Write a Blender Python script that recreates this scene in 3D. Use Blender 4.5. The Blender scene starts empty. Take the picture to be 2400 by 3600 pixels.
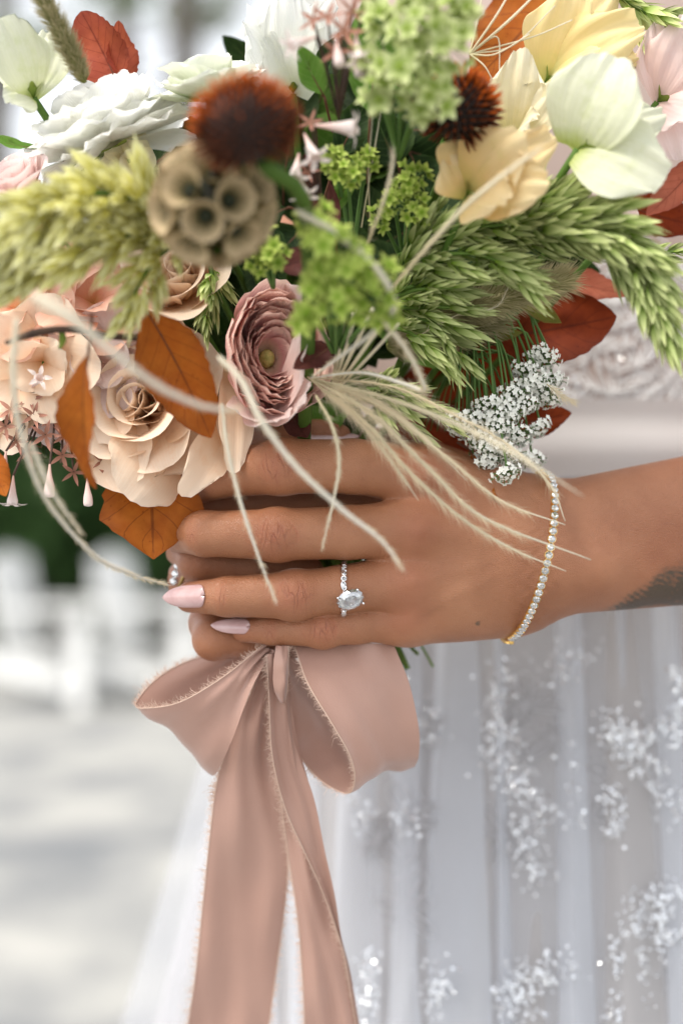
import bpy, math, random
import numpy as np
from mathutils import Vector, Matrix, Quaternion

# ------------------------------------------------------------------ camera, world, sun, exposure
random.seed(11)
rng = np.random.default_rng(11)
SC = bpy.context.scene
COL = SC.collection
D, ZC, K = 0.60, 1.0, 0.00012          # hand distance, camera height, metres per photo pixel at the hand

cam_d = bpy.data.cameras.new('camera')
cam = bpy.data.objects.new('camera', cam_d); COL.objects.link(cam)
cam.location = (0, 0, ZC); cam.rotation_euler = (math.radians(90), 0, 0)
cam_d.sensor_fit = 'VERTICAL'; cam_d.sensor_height = 36; cam_d.sensor_width = 24
cam_d.lens = 50; cam_d.clip_start = 0.02; cam_d.clip_end = 500
cam_d.dof.use_dof = True; cam_d.dof.focus_distance = 0.592; cam_d.dof.aperture_fstop = 2.9
SC.camera = cam

SUN_EL, SUN_AZ = math.radians(57), math.radians(232)    # azimuth clockwise from +Y
w = bpy.data.worlds.new('World'); SC.world = w; w.use_nodes = True
wn = w.node_tree
bg = wn.nodes['Background']
sky = wn.nodes.new('ShaderNodeTexSky'); sky.sky_type = 'NISHITA'; sky.sun_disc = False
sky.sun_elevation = SUN_EL; sky.sun_rotation = SUN_AZ
sky.air_density = 1.0; sky.dust_density = 1.0; sky.ozone_density = 1.0
hs = wn.nodes.new('ShaderNodeHueSaturation'); hs.inputs['Saturation'].default_value = 0.16
wn.links.new(sky.outputs[0], hs.inputs['Color'])
wn.links.new(hs.outputs[0], bg.inputs[0]); bg.inputs[1].default_value = 0.15

sd = bpy.data.lights.new('sun', 'SUN'); sd.energy = 1.6; sd.angle = math.radians(22); sd.color = (1.0, 0.93, 0.82)
sun = bpy.data.objects.new('sun', sd); COL.objects.link(sun)
sdir = Vector((math.sin(SUN_AZ) * math.cos(SUN_EL), math.cos(SUN_AZ) * math.cos(SUN_EL), math.sin(SUN_EL)))
sun.rotation_euler = sdir.to_track_quat('Z', 'Y').to_euler(); sun.location = (0, 0, 5)

SC.view_settings.view_transform = 'Standard'; SC.view_settings.look = 'None'
SC.view_settings.exposure = 1.17; SC.view_settings.gamma = 1.0
SC.render.engine = 'CYCLES'
SC.cycles.max_bounces = 8; SC.cycles.diffuse_bounces = 3; SC.cycles.transparent_max_bounces = 12; SC.cycles.use_denoising = True
SC.cycles.sample_clamp_indirect = 6.0

# ------------------------------------------------------------------ helpers
def P(px, py, d=0.0):
    """photo pixel + depth offset in mm behind the hand plane -> world point"""
    Y = D + d * 0.001; s = K * Y / D
    return Vector(((px - 1200) * s, Y, ZC + (1800 - py) * s))
def PA(*pts): return np.array([P(*p) for p in pts])
def S(d=0.0): return K * (D + d * 0.001) / D
V3 = lambda *a: Vector(a)

def srgb(r, g, b):
    f = lambda c: (c / 255 / 12.92) if c <= 10.3 else ((c / 255 + 0.055) / 1.055) ** 2.4
    return (f(r), f(g), f(b), 1.0)

def cat(pts, n):
    p = np.asarray(pts, float); m = len(p)
    if m == 2: return p[0] + (p[1] - p[0]) * np.linspace(0, 1, n)[:, None]
    q = np.vstack([2 * p[0] - p[1], p, 2 * p[-1] - p[-2]])
    t = np.linspace(0, m - 1 - 1e-9, n); i = t.astype(int); f = (t - i)[:, None]
    a, b, c, d = q[i], q[i + 1], q[i + 2], q[i + 3]
    return 0.5 * (2 * b + (c - a) * f + (2 * a - 5 * b + 4 * c - d) * f ** 2 + (3 * b - a - 3 * c + d) * f ** 3)

def make_mesh(name, V, F, mat, smooth=True, uv=None):
    me = bpy.data.meshes.new(name)
    V = np.asarray(V, np.float32)
    if isinstance(F, np.ndarray):
        k = F.shape[1]; n = len(F)
        me.vertices.add(len(V)); me.vertices.foreach_set('co', V.ravel())
        me.loops.add(n * k); me.loops.foreach_set('vertex_index', F.astype(np.int32).ravel())
        me.polygons.add(n); me.polygons.foreach_set('loop_start', np.arange(0, n * k, k, dtype=np.int32))
        me.update(calc_edges=True)
    else:
        me.from_pydata(V.tolist(), [], F)
    if uv is not None:
        ul = me.uv_layers.new(name='UVMap')
        li = np.empty(len(me.loops), np.int32); me.loops.foreach_get('vertex_index', li)
        ul.data.foreach_set('uv', np.asarray(uv, np.float32)[li].ravel())
    me.polygons.foreach_set('use_smooth', np.full(len(me.polygons), smooth))
    for m_ in (mat if isinstance(mat, (list, tuple)) else [mat]): me.materials.append(m_)
    me.update()
    return me

def obj(name, me, parent=None, loc=None, rot=None, mtx=None):
    o = bpy.data.objects.new(name, me); COL.objects.link(o)
    if parent is not None: o.parent = parent
    if mtx is not None: o.matrix_basis = mtx
    if loc is not None: o.location = loc
    if rot is not None: o.rotation_euler = rot
    return o

def tag(o, label, cat_, group=None, kind=None):
    if label: o['label'] = label
    if cat_: o['category'] = cat_
    if group: o['group'] = group
    if kind: o['kind'] = kind
    return o

def thing(name, label, cat_, loc=(0, 0, 0), quat=None, group=None):
    e = bpy.data.objects.new(name, None); COL.objects.link(e)
    e.empty_display_size = 0.01; e.location = loc
    if quat is not None: e.rotation_mode = 'QUATERNION'; e.rotation_quaternion = quat
    return tag(e, label, cat_, group)

def grid_faces(nv, nu, closed=False, off=0):
    a = np.arange(nv * nu).reshape(nv, nu)
    if closed: a = np.hstack([a, a[:, :1]])
    f = np.stack([a[:-1, :-1], a[:-1, 1:], a[1:, 1:], a[1:, :-1]], -1).reshape(-1, 4)
    return f + off
def grid_uv(nv, nu):
    v, u = np.meshgrid(np.linspace(0, 1, nv), np.linspace(0, 1, nu), indexing='ij')
    return np.stack([u, v], -1).reshape(-1, 2)

class MB:
    """collects pieces of ONE part"""
    def __init__(s): s.V = []; s.F = []; s.U = []; s.n = 0
    def add(s, V, F, U=None):
        V = np.asarray(V, float); s.V.append(V); s.F.append(np.asarray(F) + s.n)
        s.U.append(np.zeros((len(V), 2)) if U is None else U); s.n += len(V)
    def tube(s, pts, rad, k=6):
        s.add(*tube(pts, rad, k))
    def grid(s, pts):
        nv, nu = pts.shape[:2]; s.add(pts.reshape(-1, 3), grid_faces(nv, nu), grid_uv(nv, nu))
    def mesh(s, name, mat, smooth=True, base=None):
        V = np.vstack(s.V)
        if base is not None: V = V - np.asarray(base)
        return make_mesh(name, V, np.vstack(s.F), mat, smooth, np.vstack(s.U))
    def build(s, name, mat, parent=None, smooth=True, base=None):
        return obj(name, s.mesh(name, mat, smooth, base), parent)

def tube(pts, rad, k=6):
    p = np.asarray(pts, float); n = len(p)
    r = np.full(n, rad) if np.isscalar(rad) else np.interp(np.linspace(0, 1, n), np.linspace(0, 1, len(rad)), rad)
    t = np.gradient(p, axis=0); t /= np.linalg.norm(t, axis=1)[:, None] + 1e-12
    nrm = np.cross(t[0], [0.3, 0.2, 0.93]);
    if np.linalg.norm(nrm) < 1e-3: nrm = np.cross(t[0], [1, 0, 0])
    out = np.empty((n, k, 3)); ang = np.linspace(0, 2 * math.pi, k, endpoint=False)
    for i in range(n):
        nrm = nrm - t[i] * nrm.dot(t[i]); nrm /= np.linalg.norm(nrm) + 1e-12
        b = np.cross(t[i], nrm)
        out[i] = p[i] + r[i] * (np.cos(ang)[:, None] * nrm + np.sin(ang)[:, None] * b)
    uu, vv = np.meshgrid(np.linspace(0, 1, k), np.linspace(0, 1, n))
    V = out.reshape(-1, 3); F = grid_faces(n, k, True)
    V = np.vstack([V, p[:1], p[-1:]])
    c0, c1 = n * k, n * k + 1
    a = np.arange(k); b_ = np.roll(a, -1); l = (n - 1) * k
    F = np.vstack([F, np.stack([b_, a, np.full(k, c0), np.full(k, c0)], -1), np.stack([a + l, b_ + l, np.full(k, c1), np.full(k, c1)], -1)])
    return V, F, np.vstack([np.stack([uu, vv], -1).reshape(-1, 2), [[.5, 0]], [[.5, 1]]])

# quads with a doubled last vertex become triangles
_mm = make_mesh
def make_mesh(name, V, F, mat, smooth=True, uv=None):
    if isinstance(F, np.ndarray) and F.shape[1] == 4:
        deg = F[:, 2] == F[:, 3]
        if deg.any(): F = [tuple(q[:3]) if d else tuple(q) for q, d in zip(F.tolist(), deg)]
    return _mm(name, V, F, mat, smooth, uv)

def frame(b, t, n):
    b, t, n = Vector(b), Vector(t), Vector(n)
    x = (t - b).normalized(); z = (n - x * n.dot(x)).normalized(); y = z.cross(x)
    return Matrix(((x.x, y.x, z.x, b.x), (x.y, y.y, z.y, b.y), (x.z, y.z, z.z, b.z), (0, 0, 0, 1)))

# ------------------------------------------------------------------ materials
class NT:
    def __init__(s, name):
        s.m = bpy.data.materials.new(name); s.m.use_nodes = True; s.t = s.m.node_tree; s.t.nodes.clear()
        s.out = s.t.nodes.new('ShaderNodeOutputMaterial')
    def n(s, typ, ins=None, **kw):
        nd = s.t.nodes.new('ShaderNode' + typ)
        for k, v in kw.items(): setattr(nd, k, v)
        for k, v in (ins or {}).items():
            if hasattr(v, 'is_linked') or hasattr(v, 'links'): s.t.links.new(v, nd.inputs[k])
            else: nd.inputs[k].default_value = v
        return nd
    def math(s, op, a, b=0.0, c=None):
        ins = {0: a, 1: b}
        if c is not None: ins[2] = c
        return s.n('Math', ins, operation=op).outputs[0]
    def mix(s, f, a, b, mode='MIX'):
        nd = s.n('MixRGB', {0: f, 1: a, 2: b}, blend_type=mode); return nd.outputs[0]
    def ramp(s, f, stops):
        nd = s.n('ValToRGB', {0: f}); e = nd.color_ramp.elements
        while len(e) < len(stops): e.new(0.5)
        for el, (p, c) in zip(e, stops): el.position = p; el.color = c if len(c) == 4 else (*c, 1)
        return nd.outputs[0]
    def noise(s, scale, detail=3, co=None, rough=0.5):
        nd = s.n('TexNoise', {'Scale': scale, 'Detail': detail, 'Roughness': rough})
        s.t.links.new(co or s.obco(), nd.inputs['Vector']); return nd.outputs[0]
    def obco(s):
        if not hasattr(s, '_oc'): s._oc = s.n('TexCoord').outputs['Object']
        return s._oc
    def uv(s):
        if not hasattr(s, '_uv'):
            sp = s.n('SeparateXYZ', {0: s.n('UVMap').outputs[0]}); s._uv = (sp.outputs[0], sp.outputs[1])
        return s._uv
    def rnd(s): return s.n('ObjectInfo').outputs['Random']
    def bump(s, h, strength=0.4, dist=0.0003):
        return s.n('Bump', {'Height': h, 'Strength': strength, 'Distance': dist}).outputs[0]
    def finish(s, col, rough=0.5, spec=0.4, trans=0.0, normal=None, tcol=None, **extra):
        ins = {'Base Color': col, 'Roughness': rough, 'Specular IOR Level': spec}; ins.update(extra)
        if normal is not None: ins['Normal'] = normal
        b = s.n('BsdfPrincipled', ins).outputs[0]
        if trans > 0:
            ti = {'Color': tcol if tcol is not None else col}
            if normal is not None: ti['Normal'] = normal
            b = s.n('MixShader', {0: trans, 1: b, 2: s.n('BsdfTranslucent', ti).outputs[0]}).outputs[0]
        s.t.links.new(b, s.out.inputs[0]); return s.m

def petal_mat(name, base, mid, tip, trans=0.4, vein=0.35, freq=55, rough=0.6, p1=0.35):
    t = NT(name); u, v = t.uv()
    nz = t.noise(90, 3)
    fac = t.math('ADD', v, t.math('MULTIPLY', t.math('SUBTRACT', nz, 0.5), 0.25))
    c = t.ramp(fac, [(0.02, base), (p1, mid), (0.95, tip)])
    val = t.math('ADD', 0.93, t.math('MULTIPLY', t.rnd(), 0.1))
    c = t.mix(1.0, c, t.n('CombineColor', {0: val, 1: val, 2: val}).outputs[0], 'MULTIPLY')
    ph = t.math('ADD', t.math('MULTIPLY', u, freq * 6.0), t.math('MULTIPLY', t.noise(60, 2), 6))
    sn = t.math('SINE', ph)
    vl = t.math('MULTIPLY', t.math('POWER', t.math('ABSOLUTE', sn), 6.0), .08)
    c = t.mix(vl, c, base)
    bl = t.math('MULTIPLY', t.ramp(t.noise(140, 5, rough=.7), [(.52, (0, 0, 0)), (.72, (1, 1, 1))]), .30)
    c = t.mix(bl, c, base)
    h = t.math('ADD', t.math('MULTIPLY', sn, 0.5), t.math('ADD', t.math('MULTIPLY', t.noise(350, 4), 1.4), t.math('MULTIPLY', t.noise(90, 2), 5.0)))
    return t.finish(c, rough, 0.25, trans * .7, t.bump(h, vein, 0.0002))

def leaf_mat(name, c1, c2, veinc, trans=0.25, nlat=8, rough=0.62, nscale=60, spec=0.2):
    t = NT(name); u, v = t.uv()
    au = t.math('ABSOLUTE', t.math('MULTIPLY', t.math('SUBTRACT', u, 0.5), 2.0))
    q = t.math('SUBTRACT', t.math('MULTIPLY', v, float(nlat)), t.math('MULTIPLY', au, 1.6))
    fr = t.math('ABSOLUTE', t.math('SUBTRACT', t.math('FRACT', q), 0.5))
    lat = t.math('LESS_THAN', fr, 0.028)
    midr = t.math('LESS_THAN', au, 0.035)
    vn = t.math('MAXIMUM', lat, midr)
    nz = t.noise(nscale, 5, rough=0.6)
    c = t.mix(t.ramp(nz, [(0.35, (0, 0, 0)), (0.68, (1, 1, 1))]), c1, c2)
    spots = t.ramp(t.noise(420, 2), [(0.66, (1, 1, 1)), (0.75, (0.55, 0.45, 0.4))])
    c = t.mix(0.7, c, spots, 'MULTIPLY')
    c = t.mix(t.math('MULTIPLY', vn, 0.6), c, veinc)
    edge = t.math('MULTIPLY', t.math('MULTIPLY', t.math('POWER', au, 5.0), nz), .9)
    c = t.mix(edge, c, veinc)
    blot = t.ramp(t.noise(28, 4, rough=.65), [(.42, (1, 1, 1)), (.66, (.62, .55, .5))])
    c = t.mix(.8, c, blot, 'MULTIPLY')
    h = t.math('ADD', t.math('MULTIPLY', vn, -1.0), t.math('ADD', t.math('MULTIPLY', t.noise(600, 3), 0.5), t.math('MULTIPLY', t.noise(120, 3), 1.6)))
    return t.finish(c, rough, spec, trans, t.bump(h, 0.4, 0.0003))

def grad_mat(name, base, tip, rough=0.6, trans=0.2, nscale=120, spec=0.14, var=0.25, p=(0.05, 0.9)):
    t = NT(name); u, v = t.uv()
    c = t.ramp(v, [(p[0], base), (p[1], tip)])
    nz = t.noise(nscale, 3)
    k = t.math('ADD', 1.0 - var / 2, t.math('MULTIPLY', t.math('ADD', t.math('SUBTRACT', nz, 0.5), t.math('SUBTRACT', t.rnd(), 0.5)), var))
    c = t.mix(1.0, c, t.n('CombineColor', {0: k, 1: k, 2: k}).outputs[0], 'MULTIPLY')
    return t.finish(c, rough, spec, trans * .6)

def plain_mat(name, c, rough=0.5, metal=0.0, trans=0.0, spec=0.5, nscale=None, c2=None, bump=0.0, bscale=300, bdist=0.0003, **ex):
    t = NT(name); col = c
    if nscale: col = t.mix(t.ramp(t.noise(nscale, 4), [(0.35, (0, 0, 0)), (0.65, (1, 1, 1))]), c, c2)
    nr = t.bump(t.noise(bscale, 4), bump, bdist) if bump else None
    return t.finish(col, rough, spec, trans, nr, Metallic=metal, **ex)
# ------------------------------------------------------------------ setting: ground, hedge, fence, trees
def build_ground():
    t = NT('pale_paving')
    n1 = t.noise(1.7, 5, rough=0.6); n2 = t.noise(5, 4)
    c = t.mix(t.ramp(n1, [(0.40, (0, 0, 0)), (0.60, (1, 1, 1))]), srgb(112, 115, 119), srgb(180, 178, 172))  # mottled stone, with blotches of shadow painted into the colour
    c = t.mix(t.math('MULTIPLY', n2, 0.5), c, srgb(142, 142, 140))
    m = t.finish(c, 0.85, 0.2, normal=t.bump(t.noise(40, 5), 0.5, 0.01))
    n = 41; a = np.linspace(-1, 1, n); a = np.sign(a) * np.abs(a) ** 2 * 220
    X, Y = np.meshgrid(a, a)
    Z = 0.012 * np.sin(X * 1.7) * np.cos(Y * 1.3)
    o = obj('ground', make_mesh('ground', np.stack([X, Y + 8, Z], -1).reshape(-1, 3), grid_faces(n, n), m))
    tag(o, None, None, kind='structure')
build_ground()

def box(mb, x0, x1, y0, y1, z0, z1):
    v = np.array([[x, y, z] for z in (z0, z1) for y in (y0, y1) for x in (x0, x1)])
    f = np.array([[0, 2, 3, 1], [4, 5, 7, 6], [0, 1, 5, 4], [2, 6, 7, 3], [0, 4, 6, 2], [1, 3, 7, 5]])
    mb.add(v, f)

WHITE_PAINT = plain_mat('white_paint', (0.8, 0.8, 0.79, 1), 0.5, nscale=8, c2=(0.72, 0.72, 0.7, 1))
def build_chairs():
    """low slatted garden chairs with tall slanting backs and broad arms"""
    def slab(n, e, c, sx, sy, sz, tilt=0.0):
        m = MB(); box(m, -sx / 2, sx / 2, -sy / 2, sy / 2, -sz / 2, sz / 2); o = m.build(n, WHITE_PAINT, e, False); o.location = c; o.rotation_euler = (0, tilt, 0); return o
    spots = [(-1.76, 7.6, 'white slatted garden chair at the far left of the paving', -.20), (-1.22, 7.7, 'white slatted garden chair beside the fingertips, second from the left', -.26), (-.62, 7.9, 'white slatted garden chair just behind the hands', -.2)]
    for i, (x, y, lab, rz) in enumerate(spots):
        e = thing('garden_chair', lab, 'chair', (x, y, 0), group='white chairs on the paving'); e.rotation_euler = (0, 0, rz)
        for k in range(5): slab('back_slat', e, (.02, -.2 + k * .1, .52), .022, .088, .56 - .04 * abs(k - 2), -.16)
        slab('back_rail', e, (.05, 0, .36), .03, .5, .06); slab('back_rail', e, (-.02, 0, .62), .03, .46, .05)
        for k in range(5): slab('seat_slat', e, (.14 + k * .085, 0, .25 + k * .025), .075, .5, .02, -.28)
        for sy in (-.29, .29):
            slab('arm', e, (.30, sy, .50), .52, .11, .022); slab('leg', e, (.50, sy, .245), .09, .03, .49); slab('rear_leg', e, (.12, sy * .9, .19), .62, .03, .09, .22)
build_chairs()

def leaf_cloud(rad, n, size, seed, squash=(1, 1, 1)):
    r = np.random.default_rng(seed)
    d = r.normal(size=(n, 3)); d /= np.linalg.norm(d, axis=1)[:, None]
    rr = rad * (0.35 + 0.65 * r.random(n) ** 0.5)[:, None] * (0.8 + 0.35 * np.sin(d[:, :1] * 5 + 1) * np.cos(d[:, 2:] * 4))
    c = d * rr * np.array(squash)
    a = r.normal(size=(n, 3)); a /= np.linalg.norm(a, axis=1)[:, None]
    b = np.cross(a, r.normal(size=(n, 3))); b /= np.linalg.norm(b, axis=1)[:, None]
    s = size * (0.6 + 0.8 * r.random((n, 1)))
    V = np.stack([c - a * s, c + b * s * .5, c + a * s, c - b * s * .5], 1).reshape(-1, 3)
    return V, np.arange(n * 4).reshape(n, 4), np.tile([[.5, 0], [1, .5], [.5, 1], [0, .5]], (n, 1))

HEDGE = grad_mat('hedge_leaf', srgb(40, 66, 30), srgb(84, 116, 64), 0.6, 0.35, 3, var=0.6)
BARK = plain_mat('bark', srgb(110, 104, 94), 0.9, nscale=6, c2=srgb(78, 72, 64), bump=0.6, bscale=20, bdist=0.02)
CROWN = grad_mat('tree_leaf', srgb(108, 124, 92), srgb(168, 180, 150), 0.6, 0.5, 2, var=0.4)  # leaf colour paled to carry distant haze and overexposure
def build_green():
    spots = [(-2.9, 9.9, .95, 2.0), (-2.0, 9.7, .85, 1.7), (-1.15, 9.6, .80, 1.8), (-.3, 9.7, .85, 1.7), (.6, 9.8, .9, 1.9)]
    where = ['far left behind the white chairs', 'behind the leftmost white chairs', 'between the two bright chair backs', 'behind the bouquet and hands', 'hidden behind the white dress']
    for i, (x, y, r, h) in enumerate(spots):
        e = thing('garden_shrub', 'rounded dark green shrub ' + where[i], 'shrub', (x, y, 0), group='shrubs behind the chairs')
        V, F, U = leaf_cloud(r, 5200, .07, 40 + i, (1, .8, h / r * .62)); V[:, 2] += h * .55
        obj('foliage', make_mesh('foliage', V, F, HEDGE, False, U), e)['kind'] = 'stuff'
        b = MB()
        for k in range(5):
            a = k * 1.25; b.tube(cat([(0, 0, -.05), (math.cos(a) * .12, math.sin(a) * .12, .35), (math.cos(a) * r * .6, math.sin(a) * r * .6, h)], 7), [.03, .008], 5)
        b.build('stem', BARK, e)
    trees = [(-1.98, 13, .13, 9, 'slim grey trunked tree left of the sky gap, above the white ranunculus'),
             (-1.30, 12, .15, 9.5, 'broad grey trunked tree right of the sky gap, above the white ranunculus'),
             (-3.6, 15, .2, 8, 'pale green tree at the far left of the sky'),
             (1.6, 16, .25, 8.5, 'pale green tree far behind the bouquet and dress')]
    for i, (x, y, r, h, lab) in enumerate(trees):
        e = thing('tree', lab, 'tree', (x, y, 0), group='trees behind the garden')
        b = MB(); pts = cat([(0, 0, -.1), (.05, 0, h * .3), (-.04, .05, h * .6), (.06, 0, h)], 14); b.tube(pts, [r * 1.35, r, r * .85, r * .35], 9)
        b.build('trunk', BARK, e)
        c = MB(); l = MB(); rr = random.Random(i)
        for k in range(11):
            z = h * (.42 + .055 * k); a = k * 2.4 + i; ln = 1.1 * (1.15 - k * .06)
            p0 = np.array([0, 0, z]); p1 = p0 + [math.cos(a) * ln, math.sin(a) * ln, ln * .55]
            l.tube(cat([p0, (p0 + p1) / 2 + [0, 0, -.08], p1], 6), [r * .3, r * .08], 5)
            if k > 1 or i > 1:
                V, F, U = leaf_cloud(.5, 170, .075, 100 + i * 20 + k, (1, 1, .6)); c.add(V + p1, F, U)
        l.build('limbs', BARK, e); c.build('crown', CROWN, e, False)['kind'] = 'stuff'
build_green()
# ------------------------------------------------------------------ the person: body from smooth distance fields
def smin(a, b, k):
    h = np.maximum(k - np.abs(a - b), 0) / k
    return np.minimum(a, b) - h * h * k * 0.25
class Field:
    def __init__(s, lo, hi, h):
        s.lo = np.array(lo, np.float32); s.h = h
        s.dim = np.ceil((np.array(hi) - lo) / h).astype(int) + 1
        s.F = s.blank()
    def blank(s): return np.full(s.dim, 0.03, np.float32)
    def cone(s, F, a, b, ra, rb, k=0.004):
        a = np.array(a, np.float32); b = np.array(b, np.float32); R = max(ra, rb) + k + 0.012
        i0 = np.maximum(((np.minimum(a, b) - R - s.lo) / s.h).astype(int), 0)
        i1 = np.minimum(((np.maximum(a, b) + R - s.lo) / s.h).astype(int) + 2, s.dim)
        if (i1 <= i0).any(): return
        ax = [s.lo[c] + s.h * np.arange(i0[c], i1[c], dtype=np.float32) for c in range(3)]
        x, y, z = ax[0][:, None, None] - a[0], ax[1][None, :, None] - a[1], ax[2][None, None, :] - a[2]
        ba = b - a; L2 = max(float(ba @ ba), 1e-10)
        t = np.clip((x * ba[0] + y * ba[1] + z * ba[2]) / L2, 0, 1)
        d = np.sqrt((x - t * ba[0]) ** 2 + (y - t * ba[1]) ** 2 + (z - t * ba[2]) ** 2) - (ra + t * (rb - ra))
        sl = tuple(slice(i0[c], i1[c]) for c in range(3))
        F[sl] = smin(F[sl], d, k)
    def chain(s, F, pts, rad, k=0.003):
        for (a, b), (ra, rb) in zip(zip(pts, pts[1:]), zip(rad, rad[1:])): s.cone(F, a, b, ra, rb, k)
    def mesh(s, F):
        n = np.array(F.shape); neg = F < 0
        cnt = np.zeros(n - 1, np.int8)
        for dx in (0, 1):
            for dy in (0, 1):
                for dz in (0, 1): cnt += neg[dx:n[0] - 1 + dx, dy:n[1] - 1 + dy, dz:n[2] - 1 + dz]
        cells = np.argwhere((cnt > 0) & (cnt < 8))
        idx = np.full(n - 1, -1, np.int32); idx[tuple(cells.T)] = np.arange(len(cells))
        cor = np.array([[dx, dy, dz] for dx in (0, 1) for dy in (0, 1) for dz in (0, 1)])
        vals = np.stack([F[tuple((cells + c).T)] for c in cor], 1)
        pos = np.zeros((len(cells), 3)); c_ = np.zeros(len(cells))
        for a in range(8):
            for b in range(a + 1, 8):
                if np.abs(cor[a] - cor[b]).sum() != 1: continue
                m = (vals[:, a] < 0) != (vals[:, b] < 0)
                t = vals[m, a] / (vals[m, a] - vals[m, b])
                pos[m] += cor[a] + t[:, None] * (cor[b] - cor[a]); c_[m] += 1
        Vx = s.lo + s.h * (cells + pos / c_[:, None])
        faces = []
        for ax in range(3):
            o1, o2 = (ax + 1) % 3, (ax + 2) % 3
            sl0 = [slice(None)] * 3; sl1 = [slice(None)] * 3; sl0[ax] = slice(0, -1); sl1[ax] = slice(1, None)
            A, B = neg[tuple(sl0)], neg[tuple(sl1)]
            e = np.argwhere(A != B); e = e[(e[:, o1] > 0) & (e[:, o2] > 0) & (e[:, o1] < n[o1] - 1) & (e[:, o2] < n[o2] - 1)]
            fl = A[tuple(e.T)]
            def cell(d1, d2):
                q = e.copy(); q[:, o1] -= d1; q[:, o2] -= d2; return idx[tuple(q.T)]
            q = np.stack([cell(1, 1), cell(0, 1), cell(0, 0), cell(1, 0)], 1)
            q[~fl] = q[~fl][:, ::-1]; faces.append(q)
        Fc = np.vstack(faces)
        return Vx, Fc[(Fc >= 0).all(1)]

def relax(V, F, it=3, lam=0.5):
    n = len(V); a = F.ravel(); b = np.roll(F, -1, 1).ravel()
    deg = np.bincount(a, minlength=n) + np.bincount(b, minlength=n)
    for k in range(it):
        acc = np.stack([np.bincount(a, V[b, c], n) + np.bincount(b, V[a, c], n) for c in range(3)], 1)
        V = V + (lam if k % 2 == 0 else -lam * 0.95) * (acc / np.maximum(deg, 1)[:, None] - V)
    return V
def vnormals(V, F):
    fn = np.cross(V[F[:, 2]] - V[F[:, 0]], V[F[:, 3]] - V[F[:, 1]])
    N = np.stack([sum(np.bincount(F[:, j], fn[:, c], len(V)) for j in range(4)) for c in range(3)], 1)
    return N / (np.linalg.norm(N, axis=1)[:, None] + 1e-12)

def mm(*r): return [x * 0.001 for x in r]
# skeleton of the near (ringed) hand, photo pixel + depth
FING = {
    'index':  ([(1480, 1668, 10), (1240, 1640, 1), (990, 1640, -3), (770, 1672, 8), (650, 1722, 22)], mm(13.0, 11.4, 11.6, 9.6, 7.8)),
    'middle': ([(1460, 1860, 6), (1220, 1872, -1), (975, 1880, -5), (720, 1876, 2), (618, 1880, 20)], mm(13.0, 11.1, 10.9, 9.5, 7.9)),
    'ring':   ([(1435, 2040, 8), (1200, 2072, 1), (1035, 2092, -3), (800, 2097, 1), (668, 2100, 9)], mm(12.2, 9.9, 10.3, 8.3, 6.6)),
    'little': ([(1425, 2168, 15), (1250, 2196, 7), (1135, 2212, 4), (960, 2213, 7), (858, 2216, 12)], mm(10.8, 8.0, 7.7, 6.4, 5.2)),
}
PTS = {k: [np.array(P(*p)) for p in v[0]] for k, v in FING.items()}
WRIST = np.array(P(1880, 1935, 16))

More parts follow.
